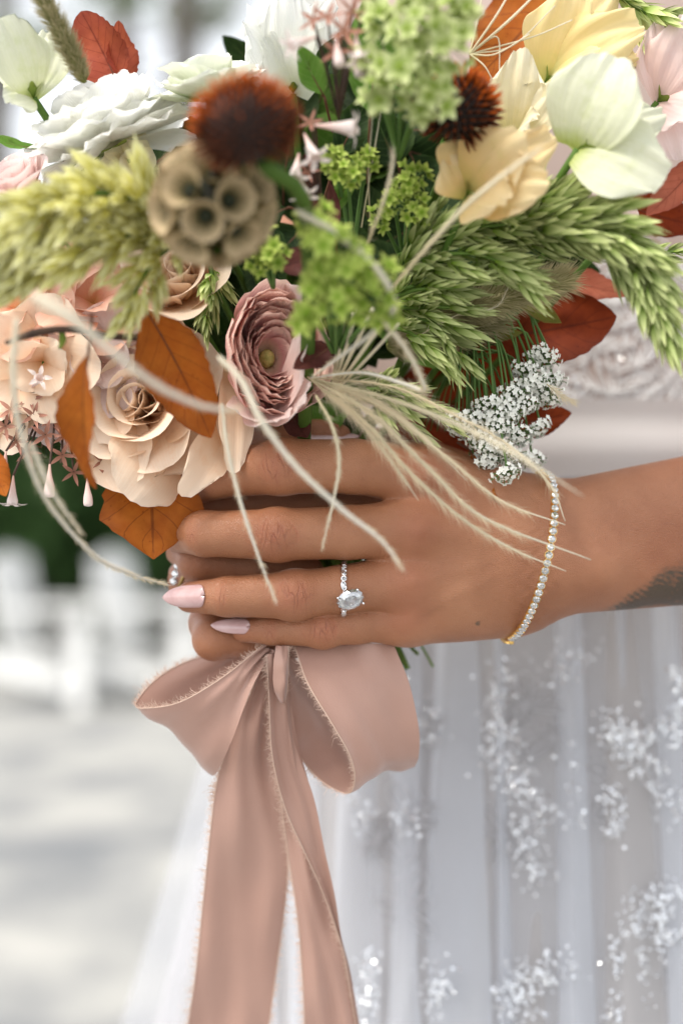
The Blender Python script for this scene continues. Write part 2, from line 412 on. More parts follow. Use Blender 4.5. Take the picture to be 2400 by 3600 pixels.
def build_body():
    f = Field(np.array(P(540, 2420, -40)) + [0, .0, 0], np.array(P(2560, 1380, 100)), 0.0008)
    f.lo[1] = D - 0.026; f.dim[1] = int(0.135 / 0.0008); f.F = f.blank()
    F0 = f.F
    M = [np.array(P(*p)) for p in [(1860, 1800, 18), (1860, 1890, 14), (1850, 1990, 15), (1840, 2080, 20)]]
    r0 = mm(14.5, 15, 15, 14.5)
    for i, k in enumerate(FING):
        f.cone(F0, M[i], PTS[k][0], r0[i], FING[k][1][0] * 1.02, 0.010)
    for i, k in enumerate(FING):               # knuckles
        q = PTS[k][0] + np.array([0, -0.0045, 0.0005]); f.cone(F0, q, q, .0095, .0095, 0.006)
    f.cone(F0, P(1620, 2060, 16), P(1600, 1760, 16), .016, .016, .010)
    f.cone(F0, P(1790, 2120, 24), P(1480, 2150, 24), .0145, .0125, .010)
    f.cone(F0, P(1760, 1800, 30), P(1500, 1660, 40), .016, .013, .012)        # ball of the thumb
    # forearm: two bones and muscle, on past the frame edge
    f.cone(F0, P(1850, 1860, 17), P(2560, 1762, 30), .0178, .0235, .012)
    f.cone(F0, P(1850, 2020, 18), P(2560, 1925, 32), .0185, .0240, .012)
    f.cone(F0, P(1850, 1940, 24), P(2560, 1850, 46), .0165, .0250, .012)
    f.cone(F0, P(2080, 1980, 8), P(1990, 2000, 10), .0105, .010, .014)           # head of the ulna
    thumb = f.blank(); f.chain(thumb, [P(1700, 1740, 36), P(1480, 1640, 52), P(1330, 1590, 56), P(1150, 1600, 60)], mm(14, 12, 10.5, 8.5), .004)
    G = smin(F0, thumb, 0.008)
    for k in FING:
        A = f.blank(); f.chain(A, PTS[k], FING[k][1], 0.0025)
        # soft pads and knuckle bumps
        c = PTS[k][2] + np.array([0, -0.0016, 0]); f.cone(A, c, c, FING[k][1][2] * .93, FING[k][1][2] * .93, .004)
        G = np.minimum(G, smin(F0, A, 0.0075))
    V, Fc = f.mesh(G); V = relax(V, Fc, 6)
    N = vnormals(V, Fc)
    n = len(V)
    red = np.zeros(n); ink = np.zeros(n); disp = np.zeros(n); jx = np.zeros((n, 3))
    # creases over the finger joints: short uneven furrows across the finger
    for k in FING:
        pts, rad = PTS[k], FING[k][1]
        r = random.Random(hash(k) % 7 + len(k))
        for j, amp, nl, spread in ((2, 1.0, 11, 9.5), (3, .6, 4, 3.5)):
            c = pts[j]; ax = pts[j - 1] - pts[j + 1]; ax = ax / np.linalg.norm(ax); yv = np.array([0, -1, 0]) - ax * (-ax[1]); yv /= np.linalg.norm(yv); zv = np.cross(ax, yv)
            d = V - c; x = d @ ax * 1000; y = d @ zv * 1000; out = N @ yv
            near = (np.abs(x) < spread + 4) & (np.abs(y) < rad[j] * 1100) & (out > 0.05) & (np.linalg.norm(d, axis=1) < .02)
            red += near * np.exp(-(x / spread) ** 2 - (y / (rad[j] * 900)) ** 2) * (0.5 if j == 2 else .2) * out.clip(0, 1)
            mk = near * np.exp(-(x / (spread * .85)) ** 2 - (y / (rad[j] * 620)) ** 2) * (1.0 if j == 2 else .75) * np.clip(out * 1.5, 0, 1)
            up = mk > jx[:, 2]; jx[up] = np.stack([x + len(k) * 31 + j * 57, y, mk], 1)[up]
            for q in range(nl):
                x0 = r.uniform(-spread, spread) if j == 2 else r.uniform(-spread, spread) * .7
                cv = -x0 * 0.012 + r.uniform(-.01, .01); y0 = r.uniform(-3.5, 3.5) * (j == 2); ln = r.uniform(3.0, 6.5) if j == 2 else rad[j] * 700
                wv = 0.5 * np.sin(y * r.uniform(.6, 1.2) + q)
                g = np.exp(-((x - x0 - cv * y * y - wv * .6) / 0.42) ** 2) * np.exp(-((y - y0) / ln) ** 4)
                disp -= near * g * 0.00022 * amp * r.uniform(.5, 1.1); red += near * g * .22 * amp
            if j == 2:      # oval puff between the furrows
                disp += near * 0.0002 * np.exp(-(x / 3.2) ** 2 - (y / 4.5) ** 2)
    # palm-side flush at the knuckles of the hand and at the fingertips
    for k in FING:
        red += .45 * np.exp(-(np.linalg.norm(V - (PTS[k][0] + [0, -.012, 0]), axis=1) / .010) ** 2)
        red += .35 * np.exp(-(np.linalg.norm(V - PTS[k][4], axis=1) / .011) ** 2)
    # tendons fanning to the knuckles and a faint vein
    for k in FING:
        a, b = PTS[k][0], WRIST; ba = b - a; t = np.clip((V - a) @ ba / (ba @ ba), 0.04, .75)
        dd = np.linalg.norm((V - a - t[:, None] * ba)[:, [0, 2]], axis=1)
        disp += (N[:, 1] < -.3) * 0.0009 * np.exp(-(dd / .0030) ** 2) * (1 - t)
    disp += 0.00022 * np.sin(V[:, 0] * 900 + np.sin(V[:, 2] * 700) * 2) * np.exp(-((V[:, 0] - WRIST[0]) / .012) ** 2) * 0.6
    # mole and tattoo on the forearm
    q = np.array(P(1680, 2192, 4)); ink += .7 * (np.linalg.norm((V - q)[:, [0, 2]], axis=1) < .0011) * (N[:, 1] < 0)
    red += .2 * np.clip((V[:, 0] - WRIST[0]) / .05, 0, 1)
    sx, sz = V[:, 0], V[:, 2]
    for (px, py, rx, rz, rot) in [(2330, 2075, 17, 6.5, .5), (2260, 2110, 12, 5, .35), (2400, 2040, 12, 7.5, .8), (2200, 2138, 9, 3.0, .3), (2420, 2110, 14, 6, .1), (2320, 2042, 6, 4, 1.2), (2470, 2080, 12, 8, .4)]:
        c = P(px, py, 10); dx, dz = (sx - c.x) * 1000, (sz - c.z) * 1000
        u, v = dx * math.cos(rot) + dz * math.sin(rot), -dx * math.sin(rot) + dz * math.cos(rot)
        e = (u / rx) ** 2 + (v / rz) ** 2 + .22 * np.sin(u * 1.9) * np.sin(v * 2.3)
        ink += 0.8 * (1 / (1 + np.exp((e - 1) * 4))) * (0.72 + .28 * np.sin(u * 2.2 + np.abs(v) * 1.6)) * np.clip(.6 - N[:, 1], 0, 1)
    V = V + N * disp[:, None]
    body = [(V, Fc, red, ink, jx)]

    # the far hand, wrapped round the stems from behind; its forearm comes down behind the bouquet
    g = Field(np.array(P(560, 2400, 10)), np.array(P(1480, 1380, 130)), 0.0011)
    g.lo[1] = D + 0.004; g.dim[1] = int(.13 / .0011); g.F = g.blank()
    R0 = g.F
    g.cone(R0, P(800, 1480, 78), P(800, 1700, 70), .022, .017, .010)
    for a, b in [((780, 1640, 70), (770, 1850, 62)), ((800, 1640, 76), (765, 1980, 66)), ((830, 1640, 84), (800, 2120, 72)), ((860, 1640, 92), (850, 2200, 84))]:
        g.cone(R0, P(*a), P(*b), .014, .0115, .009)
    GG = R0
    far = [([(765, 1860, 60), (655, 1915, 38), (700, 1975, 22), (900, 1990, 26), (1080, 2010, 40)], mm(11, 9.8, 8.8, 8.4, 7.4)),
           ([(770, 1990, 62), (660, 2040, 44), (740, 2045, 27), (960, 2040, 30), (1120, 2040, 44)], mm(10.5, 9, 8.2, 8, 7)),
           ([(765, 1790, 60), (672, 1800, 44), (740, 1775, 34), (980, 1768, 32), (1350, 1772, 40)], mm(11, 9.6, 8.8, 9, 9)),
           ([(790, 2120, 62), (742, 2190, 38), (752, 2246, 20), (930, 2240, 26), (1120, 2240, 44)], mm(10.5, 9.6, 9.0, 8.6, 7.2)),
           ([(800, 1600, 66), (880, 1555, 50), (1000, 1545, 34), (1120, 1538, 27), (1190, 1534, 24)], mm(13, 11, 9, 7.4, 5.6))]
    for pts, rad in far:
        A = g.blank(); g.chain(A, [P(*p) for p in pts], rad, .003)
        GG = np.minimum(GG, smin(R0, A, .006))
    V2, F2 = g.mesh(GG); V2 = relax(V2, F2, 6)
    body.append((V2, F2, np.full(len(V2), .15), np.zeros(len(V2)), np.zeros((len(V2), 3))))

    # torso, shoulders, upper arms (under the dress or outside the frame)
    h = Field((-.14, .66, .55), (.52, 1.02, 1.48), 0.005)
    T = h.F
    cx, cy = .14, .865
    for a, b, ra, rb in [((cx - .05, cy, 1.05), (cx - .06, cy, 1.28), .078, .088), ((cx + .05, cy, 1.05), (cx + .06, cy, 1.28), .078, .088),
                         ((cx - .06, cy, .80), (cx - .05, cy, 1.05), .095, .078), ((cx + .06, cy, .80), (cx + .05, cy, 1.05), .095, .078),
                         ((cx - .09, cy + .02, 1.37), (cx + .13, cy + .01, 1.37), .048, .048), ((cx, cy + .01, 1.36), (cx, cy, 1.46), .055, .048)]:
        h.cone(T, a, b, ra, rb, .03)
    el = np.array(P(2960, 1790, 95))
    h.cone(T, (cx + .16, cy + .01, 1.36), el, .045, .034, .03); h.cone(T, el, P(2460, 1850, 34), .034, .0215, .012)
    er = np.array([-.02, .845, 1.12])
    h.cone(T, (cx - .12, cy + .03, 1.36), er, .036, .034, .03); h.cone(T, er, P(800, 1500, 78), .034, .020, .012)
    V3_, F3 = h.mesh(T); V3_ = relax(V3_, F3, 8)
    body.append((V3_, F3, np.full(len(V3_), .1), np.zeros(len(V3_)), np.zeros((len(V3_), 3))))

    t = NT('skin')
    at = t.n('Attribute', attribute_name='tint'); sp = t.n('SeparateColor', {0: at.outputs['Color']})
    nz = t.noise(26, 4, rough=.6); nf = t.noise(900, 3)
    c = t.mix(t.ramp(nz, [(.3, (0, 0, 0)), (.7, (1, 1, 1))]), srgb(146, 94, 64), srgb(172, 119, 86))
    c = t.mix(t.math('MULTIPLY', t.math('MINIMUM', sp.outputs[0], 1.2), .48), c, srgb(170, 86, 64))
    fre = t.ramp(t.noise(330, 2), [(.66, (0, 0, 0)), (.74, (1, 1, 1))])
    c = t.mix(t.math('MULTIPLY', fre, .16), c, srgb(126, 70, 46))
    c = t.mix(t.math('MINIMUM', t.math('MULTIPLY', sp.outputs[1], t.ramp(t.noise(150, 2), [(.40, (.5, .5, .5)), (.60, (1, 1, 1))])), .88), c, srgb(62, 60, 50))
    vor = t.n('TexVoronoi', {'Vector': t.obco(), 'Scale': 1100.0}, feature='DISTANCE_TO_EDGE').outputs[0]
    jt = t.n('Attribute', attribute_name='joint'); js = t.n('SeparateXYZ', {0: jt.outputs['Vector']})
    jv = t.n('CombineXYZ', {0: t.math('MULTIPLY', js.outputs[0], .27), 1: t.math('MULTIPLY', js.outputs[1], .075), 2: 0.0}).outputs[0]
    rd1 = t.math('ABSOLUTE', t.math('SUBTRACT', t.n('TexNoise', {'Vector': jv, 'Scale': 1.0, 'Detail': 1.5, 'Distortion': .5}).outputs[0], .5))
    jv2 = t.n('CombineXYZ', {0: t.math('MULTIPLY', js.outputs[0], .17), 1: t.math('MULTIPLY', js.outputs[1], .22), 2: 4.0}).outputs[0]
    rd2 = t.math('ABSOLUTE', t.math('SUBTRACT', t.n('TexNoise', {'Vector': jv2, 'Scale': 1.0, 'Detail': 1.0, 'Distortion': .8}).outputs[0], .5))
    fur = t.math('MAXIMUM', t.math('SUBTRACT', 1.0, t.math('MULTIPLY', rd1, 26.0)), t.math('SUBTRACT', .45, t.math('MULTIPLY', rd2, 34.0)))
    fur = t.math('MULTIPLY', t.math('MAXIMUM', fur, 0.0), js.outputs[2])
    c = t.mix(t.math('MULTIPLY', fur, .5), c, srgb(118, 58, 40))
    hgt = t.math('ADD', t.math('MULTIPLY', nf, .6), t.math('SUBTRACT', t.math('MINIMUM', t.math('MULTIPLY', vor, 2.5), .5), t.math('MULTIPLY', fur, 1.3)))
    SK = t.finish(c, .40, .48, normal=t.bump(hgt, .75, .0003), **{'Subsurface Weight': .12, 'Subsurface Radius': (1.0, .38, .2), 'Subsurface Scale': .0035})
    base = np.array([.14, .865, 0.0])
    off = 0; AV, AF, AT = [], [], []
    JX = np.vstack([b_[4] for b_ in body])
    for Vb, Fb, rd, ik, _ in body:
        AV.append(Vb - base); AF.append(Fb + off); off += len(Vb)
        AT.append(np.stack([rd, ik, np.zeros(len(rd)), np.ones(len(rd))], 1))
    me = make_mesh('body', np.vstack(AV), np.vstack(AF), SK)
    ca = me.color_attributes.new('tint', 'FLOAT_COLOR', 'POINT')
    ca.data.foreach_set('color', np.vstack(AT).astype(np.float32).ravel())
    ja = me.attributes.new('joint', 'FLOAT_VECTOR', 'POINT'); ja.data.foreach_set('vector', JX.astype(np.float32).ravel())
    person = thing('person', 'bride in a white beaded lace dress holding the bouquet with both hands', 'person', base)
    obj('body', me, person)
    return person, base
PERSON, PBASE = build_body()

NAIL = plain_mat('nail_polish', srgb(186, 150, 148), 0.14, spec=0.5, nscale=150, c2=srgb(198, 166, 164), **{'Coat Weight': .35, 'Coat Roughness': .05})
def nail(base, tip, nrm, L, W, lab=None, curve=0.0062, free=.3):
    """almond nail: base (cuticle) to tip, seen from nrm; thick shell"""
    nv, nu = 17, 11
    M = frame(base, tip, nrm); out = []; L = (Vector(tip) - Vector(base)).length
    for lay in (0, 1):
        g = np.zeros((nv, nu, 3))
        for i in range(nv):
            v = i / (nv - 1); x = L * v
            wv = W * (min(1, (v / .16) ** .5 if v < .16 else 1)) * (1 if v < .3 else max(0, 1 - ((v - .3) / .7) ** 2.2) ** .75)
            wv = max(wv, W * .04) * .5
            for j in range(nu):
                u = (j / (nu - 1) * 2 - 1); a = u * wv / curve
                g[i, j] = (x - (.06 * L * u * u if v < .2 else 0), math.sin(a) * curve, (math.cos(a) - 1) * curve - .10 * L * (v - .25) ** 2 - (0.0005 if lay else 0))
        out.append(g)
    b = MB(); n = nv * nu
    A = out[0].reshape(-1, 3); B = out[1].reshape(-1, 3)
    f = grid_faces(nv, nu)
    rim = [i * nu for i in range(nv)] + [(nv - 1) * nu + j for j in range(1, nu)] + [i * nu + nu - 1 for i in range(nv - 2, -1, -1)] + list(range(nu - 2, 0, -1))
    q = np.array([[rim[k], rim[(k + 1) % len(rim)], rim[(k + 1) % len(rim)] + n, rim[k] + n] for k in range(len(rim))])
    me = make_mesh('fingernail', np.vstack([A, B]), np.vstack([f, f[:, ::-1] + n, q]), NAIL)
    o = obj('fingernail', me, PERSON, mtx=Matrix.Translation(-Vector(PBASE)) @ M)
    if lab: o['label'] = lab
    return o
nail(P(710, 2094, -3.6), P(566, 2100, 5.0), (0.12, -1, .10), .0172, .0112, 'long almond shaped pale pink nail of the ring finger')
nail(P(872, 2200, 5.2), P(738, 2196, 9.0), (0.1, -1, .35), .0160, .0072, 'long pale pink nail of the little finger', .0050)
nail(P(640, 1866, .2), P(580, 1874, 13.0), (-.8, -.6, .08), .0150, .0105, 'pale pink nail of the middle finger turned away from view')
nail(P(1075, 1534, 18.5), P(1262, 1524, 19.5), (0.0, -.62, .8), .0210, .0092, 'shiny pale nail of the other hand above the index finger')
# ------------------------------------------------------------------ dress (parts of the person)
CX, CY = .14, .865
def skirt_r(th, z, phase=0.0, amp=1.0):
    """radius scale of the skirt at angle th (0 = towards the camera) and height z"""
    k = np.clip((1.03 - z) / .35, 0, 2.2)
    f = (1 - 2 * np.abs(np.sin(th * 8.5 + phase + .6 * np.sin(th * 3))) ** .6) * .6 + np.sin(th * 31 + 1.3 + phase * 2) * .22 + np.sin(th * 6 + .4 - phase) * .4
    return 1 + amp * (.012 + .050 * k) * f
def skirt_pt(th, z, off=0.0, phase=0.0, amp=1.0):
    rx = .166 + .245 * np.clip(1.03 - z, 0, .5) + .12 * np.clip(.53 - z, 0, 1) + off; ry = rx * .70
    s = skirt_r(th, z, phase, amp)
    return np.stack([CX + np.sin(th) * rx * s, CY - np.cos(th) * ry * s, z + 0 * th], -1)
def bodice_pt(th, z, off=0.0):
    t = np.clip((z - 1.0) / .30, 0, 1)
    rx = .150 + .028 * t + off; ry = .108 + .022 * np.sin(t * math.pi * .7) + off
    return np.stack([CX + np.sin(th) * rx, CY - np.cos(th) * ry, z + 0 * th], -1)

def fabric(name, c, c2, alpha=1.0, weave=900, trans=.3, rough=.75):
    t = NT(name)
    col = t.mix(t.noise(14, 3), c, c2)
    wv = t.noise(weave, 2)
    ins = {'Base Color': col, 'Roughness': rough, 'Specular IOR Level': .2, 'Sheen Weight': .25, 'Normal': t.bump(wv, .3, .0003)}
    b = t.n('BsdfPrincipled', ins).outputs[0]
    b = t.n('MixShader', {0: trans, 1: b, 2: t.n('BsdfTranslucent', {'Color': col}).outputs[0]}).outputs[0]
    if alpha < 1: b = t.n('MixShader', {0: alpha, 1: t.n('BsdfTransparent').outputs[0], 2: b}).outputs[0]
    t.t.links.new(b, t.out.inputs[0]); return t.m
SATIN = fabric('skirt_lining', srgb(188, 184, 183), srgb(200, 197, 197))
TULLE = fabric('tulle', srgb(216, 218, 224), srgb(228, 230, 236), .30)
NUDE = fabric('bodice_lining', srgb(196, 176, 166), srgb(206, 188, 179))
THREAD = plain_mat('lace_thread', srgb(234, 231, 229), .7, trans=.15)
THREAD2 = plain_mat('fine_lace_thread', srgb(206, 205, 208), .7, trans=.2, spec=.2)
SEQ = plain_mat('sequin', (0.9, 0.92, 0.95, 1), 0.12, metal=.85)

def ring_part(name, fn, z0, z1, nz, nth, mat, th0=-math.pi, th1=math.pi):
    th, z = np.meshgrid(np.linspace(th0, th1, nth), np.linspace(z1, z0, nz))
    V = fn(th, z).reshape(-1, 3) - PBASE
    return obj(name, make_mesh(name, V, grid_faces(nz, nth), mat, True, grid_uv(nz, nth)), PERSON)
ring_part('skirt', lambda t, z: skirt_pt(t, z), .01, 1.03, 60, 420, SATIN)
ring_part('overskirt', lambda t, z: skirt_pt(t, z, .006, 1.1, 1.25), .01, 1.032, 60, 420, TULLE)
def tulle_panels():
    for i, (p0, p1, off) in enumerate([((1240, 1360), (1180, 1340), .009), ((1400, 1500), (1380, 1520), .010), ((1590, 1700), (1520, 1740), .013), ((1760, 1800), (1740, 1800), .009), ((1990, 2080), (1960, 2100), .012), ((2180, 2260), (2160, 2290), .010), ((2330, 2420), (2360, 2480), .011), ((900, 1050), (820, 1000), .010), ((1100, 1180), (1010, 1120), .010)]):
        n, m = 40, 13; g = np.zeros((n, m, 3))
        for a in range(n):
            t = a / (n - 1); z = 1.025 - t * .95
            for b in range(m):
                u = b / (m - 1); px = (p0[0] * (1 - u) + p0[1] * u) * max(0, 1 - t / .35) + (p1[0] * (1 - u) + p1[1] * u) * min(1, t / .35)
                x0 = (px - 1200) * K * .70 / D; rx = .166 + .245 * min(max(1.03 - z, 0), .5); th = math.asin(max(-.98, min(.98, (x0 * (1 + .0 * t) - CX) / rx)))
                g[a, b] = skirt_pt(np.array(th), np.array(z), off * (.5 + .5 * min(1, t * 3)) + .006 * math.sin(u * math.pi) - .004 + .002 * math.sin(t * 9 + i + u * 4), 1.1, 1.25)
        obj('tulle_panel', make_mesh('tulle_panel', g.reshape(-1, 3) - PBASE, grid_faces(n, m), TULLE2, True, grid_uv(n, m)), PERSON)
TULLE2 = fabric('gathered_tulle', srgb(222, 225, 232), srgb(232, 235, 241), .55)
tulle_panels()
ring_part('bodice', lambda t, z: bodice_pt(t, z), 1.035, 1.31, 24, 90, NUDE)
ring_part('waistband', lambda t, z: bodice_pt(t, z, .020 + .003 * np.sin(z * 160)), 1.018, 1.058, 8, 120, fabric('waistband', srgb(222, 217, 214), srgb(230, 226, 224)))

def on_dress(px, py, kind='skirt', lift=.0):
    """where the camera ray of a photo pixel meets the dress"""
    Y = np.arange(.62, .95, .0015); s = K * Y / D; x, z = (px - 1200) * s, ZC + (1800 - py) * s
    if kind == 'skirt':
        th = np.arctan2((x - CX), (CY - Y) / .70); q = skirt_pt(th, z, .007 + lift, 1.1, 1.25)
    else:
        th = np.arctan2((x - CX), (CY - Y) / .76); q = bodice_pt(th, z, lift)
    hit = np.hypot(x - CX, (CY - Y) / .72) <= np.hypot(q[:, 0] - CX, (q[:, 1] - CY) / .72)
    if not hit.any(): return None, None
    i = int(np.argmax(hit)); n = np.array([x[i] - CX, (Y[i] - CY) * 1.9, 0.1])
    return np.array([x[i], Y[i], z[i]]), n / np.linalg.norm(n)

def motif_curves(mb, px, py, size, kind, seed, wdt=.0011):
    """a corded lace spray: stem with leaf loops and a flower"""
    r = random.Random(seed); a0 = r.uniform(0, 6.28)
    def put(pts):
        w = []
        for x, y in pts:
            p, n = on_dress(px + x, py + y, kind)
            if p is not None: w.append(p + n * .001)
        if len(w) > 3: mb.tube(np.array(w), wdt * r.uniform(.8, 1.3), 5)
    for q in range(7):
        a = a0 + q * .9 + r.uniform(-.5, .5); L = size * r.uniform(.5, 1.25); W = L * r.uniform(.14, .26)
        t = np.linspace(0, 2 * math.pi, 17)
        x = L * .55 * (1 - np.cos(t)); y = W * np.sin(t) * (1 - .3 * np.cos(t))
        put([(c * math.cos(a) - d * math.sin(a), c * math.sin(a) + d * math.cos(a)) for c, d in zip(x, y)])
        x = np.linspace(0, L * .95, 8); y = np.sin(x / L * 3) * W * .12
        put([(c * math.cos(a) - d * math.sin(a), c * math.sin(a) + d * math.cos(a)) for c, d in zip(x, y)])
def build_lace():
    for i, (x, y, s) in enumerate([(2060, 1180, 190), (2260, 1120, 200), (2350, 1320, 190), (2140, 1400, 170), (2300, 1500, 150), (2060, 1520, 120), (2380, 960, 180), (2180, 900, 170), (1950, 1300, 150), (2240, 1290, 150), (2160, 1060, 150), (2020, 1060, 130), (2400, 1180, 150), (2220, 1440, 120), (2380, 1450, 130), (1990, 1450, 110)]):
        b = MB(); motif_curves(b, x, y, s, 'bodice', i, .0007); b.build('lace_motif', THREAD, PERSON, base=PBASE)
    for i, (x, y, s) in enumerate([(1450, 2880, 170), (1420, 3200, 150), (1950, 2600, 150), (1500, 2560, 110), (1330, 2950, 120), (2180, 2760, 150), (1850, 2480, 120), (1620, 3480, 130), (2280, 3380, 150), (1760, 2950, 130)]):
        b = MB(); motif_curves(b, x, y, s * .8, 'skirt', 30 + i, .00032); b.build('lace_motif', THREAD2, PERSON, base=PBASE)
build_lace()

def bead_spray(path, width, n, seed, kind='skirt', size=(.0006, .00115)):
    """sequins and glass beads sewn in a spray along a path given in photo pixels"""
    r = np.random.default_rng(seed); pts = cat([(a, b, 0) for a, b in path], 60)
    b = MB()
    for i in range(n):
        c = pts[r.integers(60)]; px, py = c[0] + r.normal() * width, c[1] + r.normal() * width
        p, nn = on_dress(px, py, kind, .011 if kind == 'skirt' else 0.0)
        if p is None: continue
        nn = nn + r.normal(size=3) * .45; nn /= np.linalg.norm(nn)
        s = r.uniform(*size); a = np.cross(nn, [0, 0, 1]); a /= np.linalg.norm(a); c2 = np.cross(nn, a)
        p = p + nn * .0015
        ang = np.linspace(0, 2 * math.pi, 6, endpoint=False)
        ring = p + s * (np.cos(ang)[:, None] * a + np.sin(ang)[:, None] * c2)
        V = np.vstack([ring, p + nn * s * .55, p - nn * s * .4]); k = np.arange(6); k2 = np.roll(k, -1)
        b.add(V, np.vstack([np.stack([k, k2, np.full(6, 6), np.full(6, 6)], -1), np.stack([k2, k, np.full(6, 7), np.full(6, 7)], -1)]))
    o = b.build('bead_spray', SEQ, PERSON, False, base=PBASE); o['kind'] = 'stuff'
SPRAYS = [([(1760, 2380), (1740, 2520), (1800, 2640)], 34, 60), ([(1740, 2640), (1790, 2740), (1860, 2800), (1840, 2960), (1890, 3080)], 38, 110),
          ([(2060, 2330), (1900, 2360)], 40, 26), ([(1450, 2470), (1530, 2580)], 40, 14), ([(2390, 2360), (2390, 2500), (2340, 2620)], 26, 50),
          ([(2130, 2560), (2220, 2640), (2300, 2740), (2380, 2880)], 34, 110), ([(2330, 2560), (2250, 2580), (2150, 2540)], 30, 45), ([(2160, 2780), (2160, 2940)], 24, 34),
          ([(2400, 3130), (2260, 3200), (2190, 3320), (2230, 3440), (2170, 3600)], 38, 150), ([(2390, 3250), (2290, 3330)], 30, 36),
          ([(1980, 3380), (1860, 3440), (1800, 3500), (1860, 3600)], 38, 85), ([(1290, 3340), (1300, 3460), (1270, 3560)], 30, 42), ([(1420, 2830), (1440, 2920)], 30, 14),
          ([(1250, 2780), (1290, 2900)], 26, 16), ([(1560, 3380), (1520, 3560)], 34, 34), ([(2010, 2640), (2030, 2850), (1950, 2860)], 30, 14)]
for i, (p, wd, n) in enumerate(SPRAYS): bead_spray(p, wd * .95, int(n * 2.3), 200 + i)
for i, (p, wd, n) in enumerate([([(2180, 1560), (2240, 1590)], 22, 22), ([(2090, 1480), (2060, 1540)], 26, 12), ([(2330, 1380), (2380, 1500)], 34, 18), ([(2250, 1250), (2330, 1150)], 40, 14), ([(2000, 1300), (2050, 1400)], 26, 10)]): bead_spray(p, wd, n, 260 + i, 'bodice')

# ------------------------------------------------------------------ silk ribbon tied round the stems
def silk_mat():
    t = NT('blush_silk'); u, v = t.uv()
    c = t.mix(t.noise(25, 4), srgb(172, 133, 118), srgb(186, 149, 134))
    n = t.bump(t.math('ADD', t.noise(1400, 2), t.math('MULTIPLY', t.noise(45, 3), 4.0)), .22, .0004)
    return t.finish(c, .40, .45, .12, n, **{'Sheen Weight': .3, 'Anisotropic': .4})
SILK = silk_mat()
FRAY = plain_mat('frayed_thread', srgb(222, 194, 176), .7, trans=.25)
RB = np.array(P(965, 2290, 14))
RIBBON = thing('silk_ribbon', 'dusty blush silk ribbon with frayed edges tied in a bow below the hands', 'ribbon', RB)
def strip(name, A, B, n=60, m=13, belly=0.0, fray='AB', seed=1, crease=0.0006, lab=None):
    r = np.random.default_rng(seed)
    a, b = cat(PA(*A), n), cat(PA(*B), n)
    u = np.linspace(0, 1, m)
    g = a[:, None] * (1 - u)[None, :, None] + b[:, None] * u[None, :, None]
    du = np.gradient(g, axis=1); dv = np.gradient(g, axis=0); N = np.cross(du, dv); N /= np.linalg.norm(N, axis=2)[..., None] + 1e-12
    t = np.linspace(0, 1, n)[:, None]
    bl = belly(t) if callable(belly) else belly
    g = g + N * (bl * np.sin(u * math.pi)[None] * np.sin(t * math.pi) ** .5)[..., None]
    ph = r.uniform(0, 6, 6)
    wr = crease * (np.sin(u * 9 + t * 7 + ph[0]) + .6 * np.sin(u * 17 - t * 11 + ph[1]) + .5 * np.sin(u * 5 + t * 23 + ph[2]))
    wr += crease * 2.2 * np.sin(u * 14 + ph[3]) * np.exp(-t * 9) + crease * 2.2 * np.sin(u * 14 + ph[4]) * np.exp(-(1 - t) * 9) * (0.5)
    g = g + N * wr[..., None]
    o = obj(name, make_mesh(name, g.reshape(-1, 3) - RB, grid_faces(n, m), SILK, True, grid_uv(n, m)), RIBBON)
    if lab: o['label'] = lab
    # frayed weft threads
    mb = MB()
    for side in fray:
        e, inn = (g[:, 0], g[:, 1]) if side == 'A' else (g[:, -1], g[:, -2])
        L = np.linalg.norm(np.diff(e, axis=0), axis=1).sum(); cnt = int(L / .00022)
        tt = np.sort(r.random(cnt)) * (n - 1.001); i = tt.astype(int); f = (tt - i)[:, None]
        p = e[i] * (1 - f) + e[i + 1] * f; d = p - (inn[i] * (1 - f) + inn[i + 1] * f); d /= np.linalg.norm(d, axis=1)[:, None] + 1e-9
        tg = e[i + 1] - e[i]; tg /= np.linalg.norm(tg, axis=1)[:, None] + 1e-9
        for k in range(cnt):
            ln = r.uniform(.0010, .0032) * (1.7 if r.random() < .12 else 1); j = r.normal(size=3) * .3; wd = tg[k] * r.uniform(.00007, .00014)
            p0 = p[k] - d[k] * .0004; p1 = p[k] + (d[k] + j * .5 + tg[k] * .3) * ln * .55; p2 = p1 + (d[k] * .6 + j * 1.2 + tg[k] * r.normal() * .8) * ln * .5
            mb.add(np.array([p0 - wd, p0 + wd, p1 + wd * .8, p1 - wd * .8, p2 + wd * .4, p2 - wd * .4]), np.array([[0, 1, 2, 3], [3, 2, 4, 5]]))
        mb.tube(e[::2], .00028, 5)
    if mb.n: mb.build('frayed_edge', FRAY, o, True, base=RB)['kind'] = 'stuff'
    return o
strip('bow_loop', [(932, 2262, 10), (800, 2372, 2), (640, 2464, -2), (520, 2490, 6), (482, 2468, 18), (560, 2380, 30), (700, 2312, 34), (860, 2290, 26)],
      [(938, 2292, 14), (880, 2420, 6), (815, 2600, 6), (762, 2716, 16), (738, 2722, 26), (740, 2640, 40), (800, 2480, 42), (900, 2310, 28)], 70, 15, .0015, 'A', 3, .0008, 'left loop of the bow')
strip('bow_loop', [(1036, 2272, 8), (1085, 2400, -4), (1170, 2545, -8), (1235, 2660, -6), (1246, 2740, 0), (1216, 2788, 10), (1120, 2738, 20), (1040, 2620, 24), (1008, 2450, 18), (985, 2290, 16)],
      [(1385, 2262, 12), (1440, 2400, 10), (1466, 2540, 12), (1468, 2640, 18), (1462, 2684, 26), (1436, 2690, 38), (1340, 2600, 52), (1230, 2490, 54), (1110, 2390, 44), (1010, 2290, 26)], 80, 17, .0015, 'A', 4, .0007, 'right loop of the bow')
